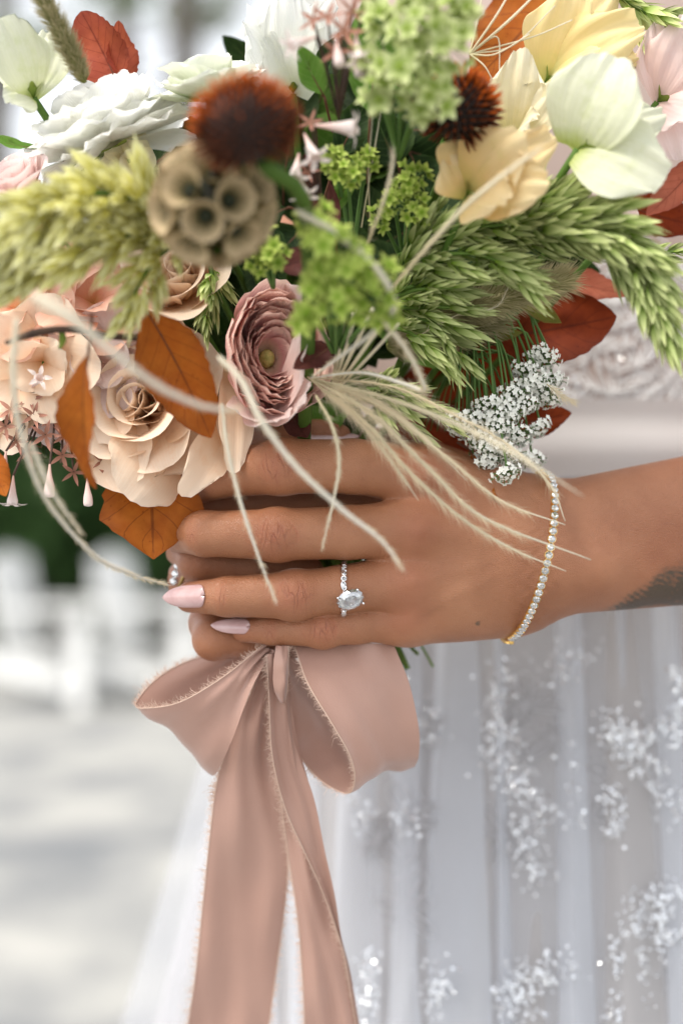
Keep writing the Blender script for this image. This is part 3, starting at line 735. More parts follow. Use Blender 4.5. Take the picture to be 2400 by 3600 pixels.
strip('ribbon_tail', [(925, 2280, 16), (880, 2440, 17), (812, 2600, 18), (768, 2740, 20), (742, 2900, 24), (716, 3150, 32), (690, 3400, 40), (650, 3680, 48)],
      [(962, 2280, 18), (962, 2450, 22), (968, 2600, 26), (985, 2780, 30), (1012, 3000, 34), (1000, 3200, 40), (972, 3420, 46), (936, 3680, 54)], 80, 15, lambda t: .004 - .010 * t * (1 - t) * 2, 'AB', 5, .0011)
strip('ribbon_tail', [(948, 2280, 12), (960, 2480, 16), (985, 2760, 22), (1012, 3000, 28), (1045, 3220, 34), (1062, 3420, 40), (1072, 3680, 48)],
      [(1008, 2280, 14), (1036, 2560, 18), (1096, 2800, 22), (1140, 3020, 28), (1186, 3250, 36), (1220, 3420, 42), (1272, 3680, 50)], 80, 13, -.003, 'A', 6, .0009)
strip('ribbon_fold', [(938, 2300, 8), (946, 2480, 9), (956, 2660, 10), (1000, 2830, 12), (1066, 2985, 16), (1140, 3150, 24), (1190, 3290, 33), (1222, 3420, 40), (1266, 3680, 49)],
      [(1010, 2285, 9), (1022, 2480, 14), (1052, 2650, 16), (1104, 2810, 18), (1144, 3010, 22), (1176, 3160, 27), (1200, 3290, 34), (1230, 3420, 41), (1278, 3680, 50)], 90, 9, .0022, 'A', 7, .0007, 'folded over edge of the right ribbon tail')
strip('ribbon_fold', [(968, 2270, 2), (960, 2340, 2), (962, 2420, 4), (985, 2470, 8)], [(1012, 2270, 4), (1014, 2340, 4), (1010, 2420, 6), (1000, 2475, 9)], 24, 9, -.0045, 'B', 8, .0004, 'small puckered fold under the knot')
def knot():
    mb = MB()
    for k in range(3):
        th = np.linspace(0, 2 * math.pi, 40); c = np.array(P(1080, 2190 + k * 34, 40))
        g = np.stack([np.stack([c[0] + np.cos(th) * (.024 + .001 * k), c[1] + np.sin(th) * .020, c[2] + q * .0052 + .001 * np.sin(th * 3 + k)], -1) for q in (-1, -.5, 0, .5, 1)], 0)
        mb.grid(g)
    mb.build('stem_wrap', SILK, RIBBON, base=RB)
knot()

# ------------------------------------------------------------------ jewellery
SILVER = plain_mat('platinum', (.86, .86, .87, 1), .12, metal=1.0)
GOLD = plain_mat('gold', (.80, .52, .17, 1), .16, metal=1.0)
def gem_mat():
    t = NT('diamond')
    gl = t.n('BsdfGlass', {'Color': (1, 1, 1, 1), 'Roughness': 0.0, 'IOR': 2.3}).outputs[0]
    fr = t.n('BsdfPrincipled', {'Base Color': (.86, .88, .9, 1), 'Roughness': .05, 'Metallic': .9}).outputs[0]
    b = t.n('MixShader', {0: .38, 1: gl, 2: fr}).outputs[0]
    t.t.links.new(b, t.out.inputs[0]); return t.m
GEM = gem_mat()
def gem_mesh(a, b, h, n=12):
    """faceted oval: table, crown, girdle, pavilion; z up"""
    an = np.linspace(0, 2 * math.pi, n, endpoint=False)
    def ringp(s, z, ph=0): return np.stack([np.cos(an + ph) * a * s, np.sin(an + ph) * b * s, np.full(n, z)], -1)
    hf = math.pi / n
    V = np.vstack([[[0, 0, h * .40]], ringp(.52, h * .40, hf), ringp(.80, h * .24), ringp(1, 0, hf), ringp(.55, -h * .35), [[0, 0, -h * .62]]])
    F = []
    R = lambda q, i: 1 + q * n + i % n
    for i in range(n):
        F.append((0, R(0, i), R(0, i + 1)))
        F += [(R(0, i), R(1, i), R(1, i + 1)), (R(0, i), R(1, i + 1), R(0, i + 1)), (R(1, i), R(2, i), R(1, i + 1)), (R(2, i), R(2, i + 1), R(1, i + 1))]
        F += [(R(2, i), R(3, i + 1), R(2, i + 1)), (R(2, i), R(3, i), R(3, i + 1)), (R(3, i), 1 + 4 * n, R(3, i + 1))]
    return make_mesh('gem', V, F, GEM, False)
def sphere_mesh(name, r, mat, n=8, sc=(1, 1, 1)):
    th, ph = np.meshgrid(np.linspace(0, math.pi, n), np.linspace(0, 2 * math.pi, n * 2, endpoint=False), indexing='ij')
    V = np.stack([np.sin(th) * np.cos(ph) * sc[0], np.sin(th) * np.sin(ph) * sc[1], np.cos(th) * sc[2]], -1).reshape(-1, 3) * r
    return make_mesh(name, V, grid_faces(n, n * 2, True), mat, True, grid_uv(n, 2 * n))

def build_ring():
    c = np.array(P(1208, 2071, 1.0)); ax = PTS['ring'][1] - PTS['ring'][3]; ax[2] += .006; ax /= np.linalg.norm(ax)
    M = frame(c, c + ax, (0, -1, 0))           # x along the finger, z to the camera, y down/up
    e = thing('engagement_ring', 'silver engagement ring with a large oval diamond on the ring finger', 'ring', c, M.to_quaternion())
    R = .01075
    an = np.linspace(0, 2 * math.pi, 49)
    path = np.stack([.0022 * np.sin(an), np.sin(an) * R, np.cos(an) * R], -1)
    b = MB(); b.tube(path, .00042, 8); b.build('band', SILVER, e)
    rnd_ = gem_mesh(.00085, .00085, .0011, 8); mq = gem_mesh(.00075, .00165, .0011, 8)
    bez1 = MB(); a8 = np.linspace(0, 2 * math.pi, 13); bez1.tube(np.stack([np.cos(a8) * .00105, np.sin(a8) * .00105, 0 * a8], -1), .0003, 5); bz1 = bez1.mesh('bezel', SILVER)
    bez2 = MB(); bez2.tube(np.stack([np.cos(a8) * .00095, np.sin(a8) * .0020, 0 * a8], -1), .0003, 5); bz2 = bez2.mesh('bezel', SILVER)
    # sin(an)>0 is the upper or lower side depending on y; stones run up both shoulders
    ydir = 1 if (M.to_quaternion() @ Vector((0, 1, 0))).z > 0 else -1
    seq = [(.22, 1), (.50, 0), (.78, 1), (1.06, 0), (1.34, 1), (1.60, 0)]
    cen = -.33
    for sgn in (1, -1):
        for da, k in seq:
            if sgn < 0 and da > 1.4: continue
            a = cen + sgn * (da + .28); aa = a * ydir
            p = Vector((.0022 * math.sin(aa), math.sin(aa) * R, math.cos(aa) * R)); nrm = Vector((0, math.sin(aa), math.cos(aa)))
            q = nrm.to_track_quat('Z', 'Y'); tang = Vector((0, math.cos(aa), -math.sin(aa)))
            m = frame(p + nrm * .0005, p + nrm * .0005 + tang.cross(nrm), nrm)
            o = obj('setting', bz2 if k else bz1, e, mtx=m); obj('small_diamond', mq if k else rnd_, o)
    aa = cen * ydir
    p = Vector((.0022 * math.sin(aa) + .0024, math.sin(aa) * R * 1.0, math.cos(aa) * R)); nrm = Vector((.1, math.sin(aa) * .7, math.cos(aa))).normalized()
    m = frame(p + nrm * .0030, p + nrm * .0030 + Vector((1, .22 * ydir, 0)), nrm)
    o = obj('oval_diamond', gem_mesh(.0058, .0043, .0048, 14), e, mtx=m)
    for sx in (-1, 1):
        for sy in (-1, 1):
            pb = MB(); pb.tube(cat([(sx * .0012, sy * .001, -.0032), (sx * .0042, sy * .0031, -.0008), (sx * .0044, sy * .0032, .0010)], 8), .00042, 6)
            po = obj('prong', pb.mesh('prong', SILVER), e, mtx=m)
            obj('prong_tip', sphere_mesh('prong_tip', .0006, SILVER, 6), po, (sx * .0044, sy * .0032, .0011))
    pb = MB(); pb.tube(np.stack([np.cos(an) * .0032, np.sin(an) * .0024, -.0012 + 0 * an], -1), .00035, 6); obj('gallery', pb.mesh('gallery', SILVER), e, mtx=m)
build_ring()

def build_bracelet():
    C = np.array(P(1850, 1956, 18)); Vv = (np.array(P(1908, 1672, 16)) - np.array(P(1795, 2246, 18))) / 2; Wd = np.array(P(1930, 1935, -18)) - C
    e = thing('tennis_bracelet', 'gold tennis bracelet set with small diamonds round the wrist', 'bracelet', C)
    an = np.linspace(0, 2 * math.pi, 400); path = np.cos(an)[:, None] * Vv + np.sin(an)[:, None] * Wd
    path = path * np.where(np.sin(an) < 0, 1.05, 1.0)[:, None]
    s = np.r_[0, np.cumsum(np.linalg.norm(np.diff(path, axis=0), axis=1))]; n = int(s[-1] / .0033)
    ang = np.interp(np.arange(n) / n * s[-1], s, an)
    cup = MB(); a8 = np.linspace(0, 2 * math.pi, 9)[:-1] + math.pi / 8
    g = np.stack([np.stack([np.cos(a8) * r, np.sin(a8) * r, np.full(8, z)], -1) for r, z in ((.0008, -.0019), (.0016, -.0015), (.0019, 0), (.0019, .0008), (.0015, .0008), (.0012, .0002))], 0)
    cup.add(g.reshape(-1, 3), grid_faces(6, 8, True))
    box(cup, -.0004, .0004, -.0021, .0021, -.0009, -.0002)
    cm = cup.mesh('link', GOLD, False); gm = gem_mesh(.0017, .0017, .0019, 8)
    for a in ang:
        p = math.cos(a) * Vv + math.sin(a) * Wd
        if math.sin(a) < 0: p = p * 1.05
        t = -math.sin(a) * Vv + math.cos(a) * Wd; nrm = Vector(p).normalized()
        m = frame(Vector(p), Vector(p + np.array(Vector(t).cross(nrm))), nrm)
        o = obj('link', cm, e, mtx=m); obj('diamond', gm, o, (0, 0, .0008))
build_bracelet()

def far_ring():
    c = np.array(P(668, 2012, 34)); e = thing('jewelled_ring', 'small jewelled ring on a finger of the hand behind', 'ring', c)
    an = np.linspace(0, 2 * math.pi, 33); b = MB(); b.tube(np.stack([.0045 * np.sin(an) - .001, np.cos(an) * .0098, np.sin(an) * .0092], -1), .0009, 7); b.build('band', plain_mat('dark_gold', (.35, .24, .1, 1), .3, metal=1.0), e)
    g = gem_mesh(.0022, .0018, .002, 8)
    for x, y, z in ((-.0062, -.004, -.0005), (-.0048, -.0072, .003), (-.0074, 0.0, -.004)):
        obj('stone', g, e, mtx=Matrix.Translation((x, y, z)) @ Vector((-.6, -.8, .1)).to_track_quat('Z', 'Y').to_matrix().to_4x4())
far_ring()
# ------------------------------------------------------------------ plant builders
GRP = 'flowers and foliage of the bridal bouquet'
BIND = np.array(P(1150, 1900, 48))

def petal_pts(L, W, a0=0.0, a1=0.6, kc=0.0, ruffle=0.0, rf=5.0, tip=.25, notch=0.0, b=.25, vm=.6, t=.8, curl=0.0, jag=0.0, seed=0, nu=9, nv=10, r0=0.0, z0=0.0, side=0.0):
    """petal growing along +x from the origin, inner face to +z. returns (nv,nu,3)"""
    r = random.Random(seed); ph = r.uniform(0, 6.28); ph2 = r.uniform(0, 6.28)
    s = np.linspace(0, 1, 60); al = a0 + (a1 - a0) * s - curl * np.clip((s - .62) / .38, 0, 1) ** 1.6
    ds = L / 59; X = r0 + np.r_[0, np.cumsum(np.cos(al[:-1]) * ds)]; Z = z0 + np.r_[0, np.cumsum(np.sin(al[:-1]) * ds)]
    v, u = np.meshgrid(np.linspace(0, 1, nv), np.linspace(-1, 1, nu), indexing='ij')
    jg = np.array([r.uniform(-1, 1) for _ in range(nu)]) * jag
    ve = v * (1 - tip * np.abs(u) ** 2.4 * v ** 2) - notch * np.exp(-(u / .22) ** 2) * v ** 5 + jg[None] * v ** 8
    ve = np.clip(ve, 0, 1)
    f = np.where(v < vm, b + (1 - b) * np.sin(np.clip(v / vm, 0, 1) * math.pi / 2), 1 - (1 - t) * np.clip((v - vm) / (1 - vm), 0, 1) ** 2)
    w = W * .5 * f
    x = np.interp(ve, s, X); z = np.interp(ve, s, Z); a = np.interp(ve, s, al)
    lat = u * w
    if abs(kc) > 1e-6: y = np.sin(np.clip(lat * kc, -2.6, 2.6)) / kc; h = (1 - np.cos(np.clip(lat * kc, -2.6, 2.6))) / kc
    else: y, h = lat, 0 * lat
    h = h + ruffle * L * v ** 1.5 * (np.sin(u * rf + ph) * (.35 + .65 * np.abs(u)) + .5 * np.sin(u * rf * 2.1 + ph2 + v * 3)) + side * u * L * v + .35 * ruffle * L * v ** 7 * np.sin(u * rf * 3.3 + ph2 * 2)
    return np.stack([x - np.sin(a) * h, y, z + np.cos(a) * h], -1)
def petal_mesh(mat, name='petal', **kw):
    g = petal_pts(**kw); nv, nu = g.shape[:2]
    return make_mesh(name, g.reshape(-1, 3), grid_faces(nv, nu), mat, True, grid_uv(nv, nu))

def aimed(g, dist):
    """rotate and scale a petal grid so that its tip lies at (dist,0,0)"""
    e = g[-1, g.shape[1] // 2]; a = math.atan2(e[2], e[0]); c, s = math.cos(-a), math.sin(-a)
    x = g[..., 0] * c - g[..., 2] * s; z = g[..., 0] * s + g[..., 2] * c
    k = dist / math.hypot(e[0], e[2]); return np.stack([x, g[..., 1], z], -1) * np.array([k, 1, k])

def placed_petal(parent, pbase, p0, p1, nrm, W, mat, name='petal', lab=None, **kw):
    """a petal from point b to point t with its inner face to nrm, part of parent (unrotated, at pbase)"""
    p0, p1 = Vector(p0), Vector(p1); L = (p1 - p0).length
    g = aimed(petal_pts(L=L, W=W, **kw), L); nv, nu = g.shape[:2]
    me = make_mesh(name, g.reshape(-1, 3), grid_faces(nv, nu), mat, True, grid_uv(nv, nu))
    o = obj(name, me, parent, mtx=Matrix.Translation(-Vector(pbase)) @ frame(p0, p1, nrm))
    if lab: o['label'] = lab
    return o

def leaf_grid(L, W, bend=.3, fold=.25, curl=0.0, teeth=11, tooth=.07, seed=0, wave=.11, pt=.75, nu=9, nv=None, belly=.45):
    r = random.Random(seed); ph = r.uniform(0, 6.28); nv = nv or max(14, teeth * 3 + 1)
    v, u = np.meshgrid(np.linspace(0, 1, nv), np.linspace(-1, 1, nu), indexing='ij')
    f = np.sin(math.pi * np.clip(v, 0, 1) ** (math.log(.5) / math.log(belly))) ** pt
    saw = ((v * teeth) % 1.0); f = f * (1 + tooth * saw * np.abs(u) ** 4)
    f = np.maximum(f, .015)
    s = np.linspace(0, 1, 40); al = bend * (s - .5) * 2 + curl * s ** 3
    X = np.r_[0, np.cumsum(np.cos(al[:-1]))] * L / 39; Z = np.r_[0, np.cumsum(np.sin(al[:-1]))] * L / 39
    ve = np.clip(v + .05 * np.abs(u) * (1 - v), 0, 1)
    x = np.interp(ve, s, X); z = np.interp(ve, s, Z); a = np.interp(ve, s, al)
    y = u * W * .5 * f * math.cos(fold); h = np.abs(u) * W * .5 * f * math.sin(fold)
    q = v * 8 - np.abs(u) * 1.6
    h = h + wave * W * np.sin(v * 9 + u * 2 + ph) * np.abs(u) ** 1.5 * f + .026 * W * np.cos(q * 2 * math.pi) * f * np.abs(u) ** .5
    return np.stack([x - np.sin(a) * h, y, z + np.cos(a) * h], -1)
def leaf(name, label, b, t, nrm, W, mat, stemrad=.0006, catg='leaf', group=GRP, stem_to=None, parent=None, **kw):
    b, t = Vector(b), Vector(t); L = (t - b).length
    g = aimed(leaf_grid(L, W, **kw), L); nv, nu = g.shape[:2]
    me = make_mesh('blade', g.reshape(-1, 3), grid_faces(nv, nu), mat, True, grid_uv(nv, nu))
    if parent is not None:
        return obj('leaf', me, parent, mtx=Matrix.Translation(-Vector(parent.location)) @ frame(b, t, nrm))
    e = thing(name, label, catg, b, group=group)
    obj('blade', me, e, mtx=Matrix.Translation(-b) @ frame(b, t, nrm))
    q = Vector(stem_to) if stem_to is not None else b + (b - t).normalized() * L * .35 + Vector((0, .012, -.004))
    m = MB(); mid = g[:, nu // 2][::3]; M = frame(b, t, nrm)
    m.tube(np.array([np.array((M @ Vector(p)) - b) for p in mid]) - np.array(M.to_3x3() @ Vector((0, 0, stemrad * .55))), [stemrad, stemrad * .25], 5)
    m.tube(cat([np.array(q - b), np.array((q - b) * .5 + Vector((0, .002, 0))), (0, 0, 0)], 6), stemrad, 6)
    m.build('stem', LEAFSTEM, e)
    return e

def add_stem(e, start, mat, rad=.0013, via=None, end=None, seed=0):
    """stem from a flower's base back to the binding point and on to its cut end; e is the thing's Empty"""
    r = random.Random(seed)
    j = np.array([r.uniform(-.010, .010), r.uniform(-.008, .008), r.uniform(-.004, .004)])
    st = np.array(start); pts = [st]
    if via is not None: pts.append(np.array(via))
    else:
        m = st * .5 + BIND * .5 + np.array([0, .022, .0]); pts.append(m)
    pts += [BIND + j + [0, 0, .02], BIND + j * .8 + [.014, .0, -.03]]
    if end is not None: pts.append(np.array(end))
    else: pts.append(BIND + j + np.array([.020, .004, -.036]))
    inv = e.matrix_basis.inverted() if e.rotation_mode != 'QUATERNION' else (Matrix.Translation(e.location) @ e.rotation_quaternion.to_matrix().to_4x4()).inverted()
    w = cat(pts, 22); loc = np.array([inv @ Vector(p) for p in w])
    b = MB(); b.tube(loc, rad, 7); return b.build('stem', mat, e)

STEM = grad_mat('green_stem', srgb(86, 116, 48), srgb(112, 140, 66), .5, .1, 60, var=.3)
LEAFSTEM = plain_mat('brown_stem', srgb(92, 54, 30), .7)

def layered(name, label, loc, axis, layers, mat, catg='flower', seed=0, stem=True, roll=0.0, sepals=None, group=GRP, tiltj=.08, stemend=None, via=None):
    """flower of whorls. layers: (n petals, dict of petal_pts settings, angle offset)"""
    ax = Vector(axis).normalized(); r = random.Random(seed)
    q = ax.to_track_quat('Z', 'Y') @ Quaternion((0, 0, 1), roll)
    e = thing(name, label, catg, loc, q, group)
    for li, (n, kw, a_off) in enumerate(layers):
        mt = kw.pop('mat', mat)
        ms = [petal_mesh(mt, seed=seed * 50 + li * 5 + k, **kw) for k in range(min(n, 3))]
        for j in range(n):
            a = a_off + 2 * math.pi * j / n + r.uniform(-.12, .12)
            o = obj('petal', ms[j % len(ms)], e)
            o.rotation_euler = (r.uniform(-tiltj, tiltj), r.uniform(-tiltj, tiltj) * 1.2, a)
            s = r.uniform(.94, 1.06); o.scale = (s, s, s)
        kw['mat'] = mt
    if sepals:
        sm = petal_mesh(sepals[0], 'sepal', L=sepals[1], W=sepals[1] * .6, a0=-.1, a1=.5, kc=60, tip=.5, nu=5, nv=6, z0=-.001)
        for j in range(5): obj('sepal', sm, e, rot=(0, .25, j * 1.256 + .3))
    if stem: add_stem(e, loc, STEM, .0015, seed=seed, end=stemend, via=via)
    return e

def dome_layers(R, N, jag=.05, ruff=.03):
    out = []
    for i in range(N):
        f = i / (N - 1); L = R * (.72 + .46 * f)
        out.append((5 + int(3 * f), dict(L=L, W=L * .95, a0=1.35 * (1 - f) ** .8 - .25 * f, a1=1.75 * (1 - f) ** .75 - .05 * f, kc=.7 / (R * (.25 + .8 * f)), ruffle=ruff * (.5 + f), rf=4 + 3 * f, tip=.25, jag=jag, b=.3, vm=.6, t=.85,
                    curl=.35 * f, r0=R * (.02 + .08 * f), z0=R * .10 * (1 - f), nu=11, nv=10), i * 1.1))
    return out
def globe_layers(R, N, jag=.02, ruff=.03):
    out = []
    for i in range(N):
        f = i / (N - 1); L = R * (.78 + .62 * f)
        out.append((4 + int(3 * f), dict(L=L, W=L * .95, a0=.75 - .75 * f, a1=1.75 + .25 * f, kc=.85 / (R * (.26 + .70 * f)), ruffle=ruff, rf=5, tip=.20, jag=jag, b=.35, vm=.5, t=.85,
                    curl=.5, r0=R * (.05 + .09 * f), z0=R * .05 * (1 - f), nu=11, nv=10), i * 1.1))
    return out
def ranunculus_layers(R, N, n0=5, openout=.35, inner=2.5, flat=0.0, jag=.02, ruff=.02, hole=0.0, wk=.95, outfrom=.8):
    out = []
    for i in range(N):
        f = i / (N - 1); L = R * (.55 + .65 * f); a1 = inner * (1 - f) ** .9 + openout * f
        a0 = .35 * (1 - f) - flat * f
        out.append((n0 + int(4 * f), dict(L=L, W=L * wk, a0=a0, a1=a1, kc=.8 / (R * (.35 + .75 * f)), ruffle=ruff * (.4 + f), rf=4 + 3 * f, tip=.22, jag=jag, b=.3, vm=.55, t=.9,
                    curl=(.5 * f if f > outfrom else 0), r0=R * (.02 + .10 * f) + hole, z0=-R * .06 * f, nu=9, nv=9), i * 1.1))
    return out
def rose_layers(R, N=6, openout=.35, inner=1.5, curl=.8, wk=1.1, ruff=.012, n_in=3):
    """R = outer petal length; spirals from a tight heart to open saucer petals"""
    tab = [(2, .56, .72, 1.50, 1.75, 6.6, .02, .1), (3, .62, .90, 1.38, 1.62, 4.3, .05, .35), (3, .70, 1.06, 1.18, 1.45, 2.75, .08, .6), (3, .80, 1.22, .88, 1.25, 1.80, .11, .8), (5, .92, 1.28, .50, .92, 1.22, .13, .95), (5, 1.0, 1.36, .12, openout + .12, .88, .14, .85)]
    out = []
    for i, (n, l, w_, a0, a1, kc, r0, cu) in enumerate(tab[:N]):
        out.append((n, dict(L=R * l * 1.25, W=R * w_ * 1.25, a0=a0, a1=a1, kc=kc / (R * 1.25), ruffle=ruff * (.5 + .5 * i / 5), rf=3.2, tip=.26, jag=.008, b=.38, vm=.62, t=.82, curl=curl * cu * 1.2, r0=R * r0, z0=R * .05 * (5 - i) / 5, nu=13, nv=13), i * 1.9))
    return out

# ------------------------------------------------------------------ materials of the flowers
M_WHITE = petal_mat('white_petal', srgb(244, 245, 224), srgb(250, 250, 243), srgb(252, 252, 249), .85, .5, 30)
M_CREAM = petal_mat('cream_petal', srgb(226, 214, 150), srgb(238, 226, 186), srgb(242, 234, 208), .45, .3, 14)
M_YELLOW = petal_mat('yellow_petal', srgb(214, 208, 128), srgb(236, 214, 150), srgb(240, 222, 172), .45, .3, 10)
M_APRICOT = petal_mat('apricot_petal', srgb(204, 190, 104), srgb(236, 202, 138), srgb(243, 220, 174), .4, .3, 10)
M_PEACH = petal_mat('peach_petal', srgb(236, 176, 118), srgb(247, 212, 178), srgb(250, 230, 208), .4, .14, 16)
M_PINKPEACH = petal_mat('pink_peach_petal', srgb(230, 168, 104), srgb(240, 172, 142), srgb(245, 200, 178), .4, .2, 14)
M_PINK = petal_mat('pink_petal', srgb(248, 222, 186), srgb(246, 186, 184), srgb(251, 222, 212), .5, .3, 26, p1=.6)
M_PALEPINK = petal_mat('pale_pink_petal', srgb(236, 206, 196), srgb(240, 212, 206), srgb(244, 226, 222), .5, .3, 14)
M_SWEET = petal_mat('ivory_petal', srgb(184, 196, 108), srgb(218, 220, 190), srgb(226, 228, 208), .45, .6, 9, p1=.22)
M_GREENISH = petal_mat('green_white_petal', srgb(188, 206, 150), srgb(228, 232, 208), srgb(242, 243, 234), .4, .3, 12)
M_ORANGE = leaf_mat('orange_leaf', srgb(166, 86, 22), srgb(190, 112, 38), srgb(120, 60, 22), .35, 7)
M_RUST = leaf_mat('rust_leaf', srgb(122, 46, 18), srgb(150, 64, 26), srgb(96, 36, 16), .35, 7)
M_RED = leaf_mat('red_leaf', srgb(158, 74, 58), srgb(190, 98, 66), srgb(120, 46, 34), .4, 7)
M_SALMON = leaf_mat('salmon_leaf', srgb(188, 104, 80), srgb(202, 122, 96), srgb(150, 70, 56), .4, 7)
M_DARKLEAF = leaf_mat('dark_leaf', srgb(30, 50, 20), srgb(44, 68, 27), srgb(88, 116, 60), .25, 7)  # dark green, pushed below natural foliage to paint shade into the gaps
M_GREENLEAF = leaf_mat('green_leaf', srgb(84, 124, 40), srgb(106, 146, 58), srgb(136, 164, 92), .35, 7)
M_OLIVELEAF = leaf_mat('olive_leaf', srgb(106, 114, 46), srgb(134, 138, 62), srgb(160, 100, 60), .3, 7)
M_PURPLE = leaf_mat('purple_leaf', srgb(84, 46, 42), srgb(112, 64, 56), srgb(66, 36, 34), .25, 7)
M_PLUME = grad_mat('plume_bract', srgb(130, 160, 56), srgb(232, 240, 172), .6, .4, 60, var=.45)
M_PLUMEL = grad_mat('pale_plume_bract', srgb(222, 216, 104), srgb(252, 250, 200), .6, .45, 90, var=.3)
M_FLORET = grad_mat('green_floret', srgb(136, 170, 48), srgb(210, 224, 122), .55, .4, 90, var=.35)
M_FLORETP = grad_mat('pale_green_floret', srgb(158, 182, 78), srgb(226, 232, 174), .55, .45, 90, var=.3)
M_STRAW = grad_mat('straw', srgb(218, 204, 166), srgb(238, 230, 208), .6, .35, 50, var=.2)
M_STRAWW = grad_mat('pale_straw', srgb(236, 228, 206), srgb(244, 240, 230), .65, .45, 50, var=.15)
M_HAIR = plain_mat('straw_hair', srgb(228, 214, 184), .7, trans=.3, spec=.2)
M_FUZZ = grad_mat('grass_bristle', srgb(128, 132, 74), srgb(198, 184, 148), .7, .35, 50, var=.3)
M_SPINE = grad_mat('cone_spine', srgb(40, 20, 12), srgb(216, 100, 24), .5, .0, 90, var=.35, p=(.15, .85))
M_SPINED = grad_mat('dark_cone_spine', srgb(28, 18, 12), srgb(138, 66, 26), .5, .0, 90, var=.4, p=(.2, 1.0))  # for the lower spines: ripe brown plus shade painted into the tone
M_CUP = grad_mat('papery_cup', srgb(118, 110, 56), srgb(206, 184, 148), .7, .45, 120, var=.2)
M_CUPC = plain_mat('seed_core', srgb(42, 54, 26), .6, nscale=300, c2=srgb(24, 24, 16))
M_ABEL = grad_mat('abelia_sepal', srgb(150, 104, 84), srgb(196, 142, 124), .6, .3, 90, var=.3)
M_ABELF = grad_mat('abelia_petal', srgb(232, 196, 184), srgb(244, 232, 228), .5, .45, 90, var=.1)
M_TWIG = plain_mat('dark_twig', srgb(52, 36, 28), .8, nscale=200, c2=srgb(80, 58, 44), bump=.4, bscale=400)
M_LACEF = plain_mat('white_floret', srgb(248, 248, 240), .7, trans=.12, spec=.2)
M_LACEG = plain_mat('green_ray', srgb(88, 122, 56), .6, trans=.1)
M_CALYX = grad_mat('calyx', srgb(104, 130, 50), srgb(150, 166, 78), .55, .25, 90, var=.2)

# ------------------------------------------------------------------ small repeated pieces
def blade_pts(L, W, lift=.3, n=5, cup=.3):
    v = np.linspace(0, 1, n)[:, None]; u = np.array([-1, 0, 1])[None]
    w = W * .5 * np.clip(1.9 * (v + .04) ** .55 * (1 - v) ** .9, .02, 1)
    return np.stack([L * v + 0 * u, u * w, lift * L * v ** 2 + np.abs(u) * w * cup], -1)
def spikelet_mesh(mat, L=.020, W=.0046, n=12, seed=0, open_=.36):
    """overlapping pointed bracts along a short axis (+x)"""
    r = random.Random(seed); b = MB()
    for i in range(n):
        f = i / (n - 1); g = blade_pts(L * r.uniform(.48, .66), W * r.uniform(.45, .8), r.uniform(-.16, .06))
        a = i * 2.4; M = Matrix.Translation((L * .55 * f, 0, 0)) @ Matrix.Rotation(a, 4, 'X') @ Matrix.Rotation(-open_ * (1 - .65 * f), 4, 'Y') @ Matrix.Translation((0, 0, W * .12))
        gg = np.array([M @ Vector(p) for p in g.reshape(-1, 3)])
        nv, nu = g.shape[:2]; U = grid_uv(nv, nu); b.add(gg, grid_faces(nv, nu), U)
    return b.mesh('spikelet', mat)
SPK = {k: [spikelet_mesh(m, seed=s) for s in range(3)] for k, m in (('green', M_PLUME), ('pale', M_PLUMEL))}
def plume(label, path, width, kind='green', dens=1.0, seed=0, size=1.0, stemcol=None, taper=1.0, name='grass_plume', spread=.75):
    r = random.Random(seed); w = cat(PA(*path), 40); base = w[0]
    e = thing(name, label, 'plume', base, group=GRP)
    L = np.linalg.norm(np.diff(w, axis=0), axis=1).sum(); n = max(6, int(L / .0052 * dens * max(1, width / 60)))
    b = MB(); b.tube(w - base, [.0011, .0005], 6); b.build('stem', STEM, e)
    for i in range(n):
        f = (i + .5) / n; k = f * 38.99; j = int(k); p = w[j] + (w[j + 1] - w[j]) * (k - j); t = Vector(w[j + 1] - w[j]).normalized()
        a = i * 2.4 + r.uniform(-.4, .4); q = t.to_track_quat('X', 'Z')
        half = width * S(path[0][2]) * .5 * (math.sin(math.pi * min(1, .12 + .88 * f)) ** .6 if taper else 1)
        tilt = spread * r.uniform(.45, 1.1) * (1 - .65 * f)
        rad = half * r.uniform(0.05, .62)
        off = q @ Vector((0, math.cos(a) * rad, math.sin(a) * rad))
        rot = q @ Quaternion((1, 0, 0), a - math.pi / 2) @ Quaternion((0, 0, 1), 0) @ Quaternion((0, 1, 0), 0)
        d = (t * math.cos(tilt) + (q @ Vector((0, math.cos(a), math.sin(a)))) * math.sin(tilt)).normalized()
        o = obj('spikelet', SPK[kind][i % 3], e, Vector(p - base) + off)
        o.rotation_mode = 'QUATERNION'; o.rotation_quaternion = d.to_track_quat('X', 'Z') @ Quaternion((1, 0, 0), r.uniform(0, 6.28))
        s = size * r.uniform(.65, 1.2) * (1.05 - .25 * f); o.scale = (s, s * 1.05, s * 1.05)
    return e

